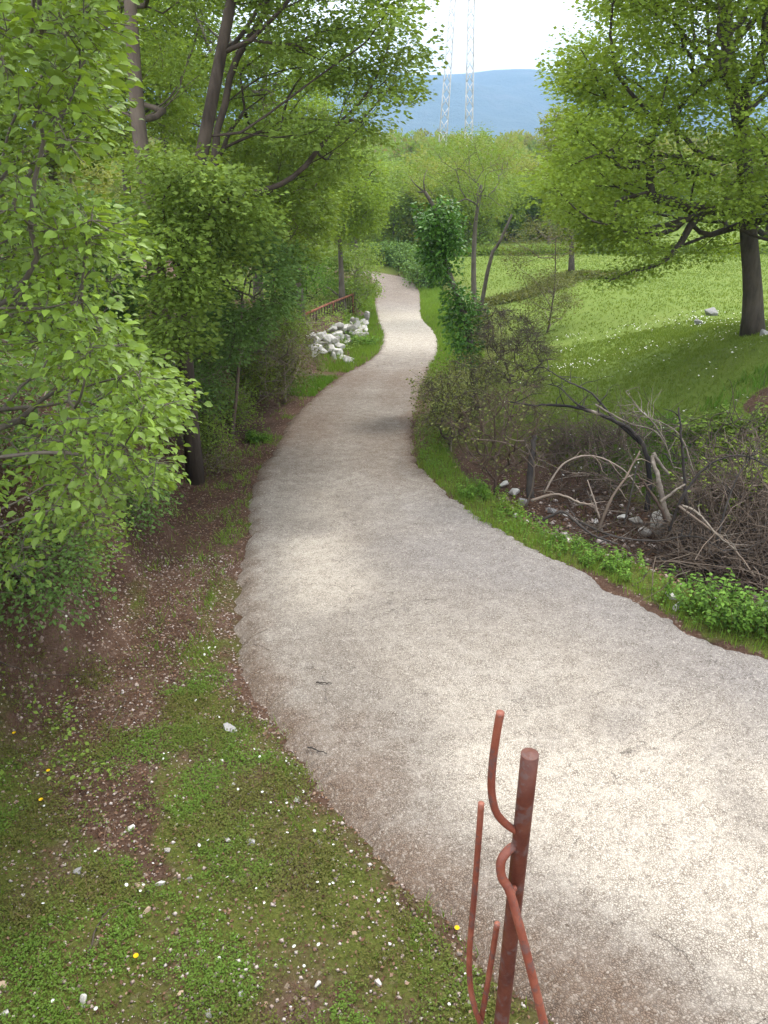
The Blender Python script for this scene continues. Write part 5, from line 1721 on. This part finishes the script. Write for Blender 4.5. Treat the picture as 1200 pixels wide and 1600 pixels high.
link('ditch_litter', leaf_mesh('ditch_litter', np.stack([x, y, Hg(x, y) + R.uniform(.01, .06, n_)], 1), np.stack([np.cos(a), np.sin(a), R.normal(0, .3, n_)], 1), R.normal(0, .4, (n_, 3)) + np.array([0, 0, 1.]),
                               R.uniform(.02, .06, n_), T2, M['dead_leaf'], R.random(n_)), kind='stuff')

# ------------------------------------------------------------------ plants of the right verge
def herb(name, label, px, py, n_st, hgt, sp, leaf, mt, rng, cat='plant', per=18, tpl=T4):
    c_ = ground(px, py)
    rt = thing(name, label, cat, c_)
    gq_ = Geo(); Ps, ds = [], []
    for _ in range(n_st):
        o_ = rng.normal(0, sp, 2) * np.array([1, .7])
        b_ = gpt(c_[0] + o_[0], c_[1] + o_[1])
        s_, sd_ = lateral(np.array([b_[0]]), np.array([b_[1]]))
        if s_[0] < .08: continue
        hh = hgt * rng.uniform(.5, 1.15)
        ln2 = rng.normal(0, .25, 2)
        P_ = smooth_line([b_, b_ + (ln2[0] * hh * .3, ln2[1] * hh * .3, hh * .55), b_ + (ln2[0] * hh, ln2[1] * hh, hh)], 6)
        gq_.tube(P_, np.linspace(.004, .0018, 6), 3, False)
        for j in range(per):
            tt = .15 + .85 * (j / per)
            p_ = P_[0] + (P_[-1] - P_[0]) * tt
            a_ = j * 2.4 + rng.normal(0, .4)
            Ps.append(p_); ds.append([cos(a_), sin(a_), .25 - .6 * rng.random()])
    Ps, ds = np.array(Ps), np.array(ds)
    n__ = len(Ps)
    nr = rng.normal(0, .3, (n__, 3)); nr[:, 2] += 1
    link('stem', gq_.mesh('stem', M['clover'], c_), rt, kind='stuff')
    link('foliage', leaf_mesh('foliage', Ps, ds, nr, leaf * rng.uniform(.6, 1.2, n__), tpl, M[mt], rng.random(n__), c_), rt)
    return rt


herb('nettle_clump', 'lush bright green nettle clump on the right verge at the picture edge', 1135, 965, 110, .34, .26, .052, 'bright_leaf', R)
herb('nettle_clump', 'taller nettle clump reaching out of the right picture edge', 1215, 990, 60, .36, .2, .052, 'bright_leaf', R)
herb('weed_clump', 'feathery green weeds on the verge halfway along the ditch', 945, 890, 70, .18, .2, .035, 'bright_leaf', R)
herb('weed_clump', 'green weeds on the verge left of the feathery clump', 890, 855, 50, .13, .22, .032, 'bright_leaf', R)
herb('weed_clump', 'small bluish green spurge by the ditch in front of the thicket', 800, 803, 26, .24, .1, .04, 'wood_leaf_pale', R)
herb('weed_clump', 'low weeds at the start of the right verge by the thicket', 740, 775, 50, .16, .25, .04, 'bright_leaf', R)
herb('weed_clump', 'dark green weed patch in the meadow below the red earth bank', 1120, 680, 80, .35, .35, .08, 'wood_leaf', R)
herb('bramble', 'pale green bramble sprawling at the right edge of the ditch', 1170, 780, 70, .55, .4, .075, 'oak_leaf', R)
herb('weed_clump', 'yellow-green weeds under the red earth bank at the right edge', 1165, 715, 70, .32, .45, .07, 'oak_leaf', R)
herb('weed_clump', 'bright green tuft on the left verge beside the brown litter', 398, 690, 40, .2, .14, .05, 'bright_leaf', R)
herb('weed_clump', 'green verge weeds in front of the white rock heap', 572, 540, 60, .25, .4, .07, 'bright_leaf', R)

# twigs lying about
for lab, pl in (('bare curved twig lying on the earth at the left edge', [(-30, 1030), (20, 1048), (70, 1058), (160, 1058)]), ('long bare twig under the leafy shrub at the left edge', [(-20, 825), (40, 850), (90, 872), (130, 880)]),
                ('dark twig on the road left of centre', [(495, 1086), (508, 1089), (520, 1086)]), ('small dark twig near the left road edge', [(482, 1186), (498, 1192), (512, 1199)]),
                ('thin grey twig fan lying on the near turf', [(140, 1500), (150, 1460), (165, 1435), (200, 1415)]), ('thin twig lying along the path in the litter', [(160, 1160), (190, 1110), (200, 1095)])):
    P_ = []
    for px, py in pl:
        q_ = ground(px, py)
        on = lateral(np.array([q_[0]]), np.array([q_[1]]))[0][0] < 0
        P_.append([q_[0], q_[1], (Hroad(q_[0], q_[1]) if on else q_[2]) + .012])
    P_ = smooth_line(P_, 14)
    P_[1:-1] += R.normal(0, .004, (12, 3))
    gq = Geo(); gq.tube(P_, np.linspace(.006, .0025, 14), 5)
    link('twig', gq.mesh('twig', M['twig_brown'] if 'dark' not in lab else M['twig_dark'], P_[0]), None, lab, 'twig', None, None, P_[0])

print('tris', sum(len(m_.polygons) for m_ in bpy.data.meshes))
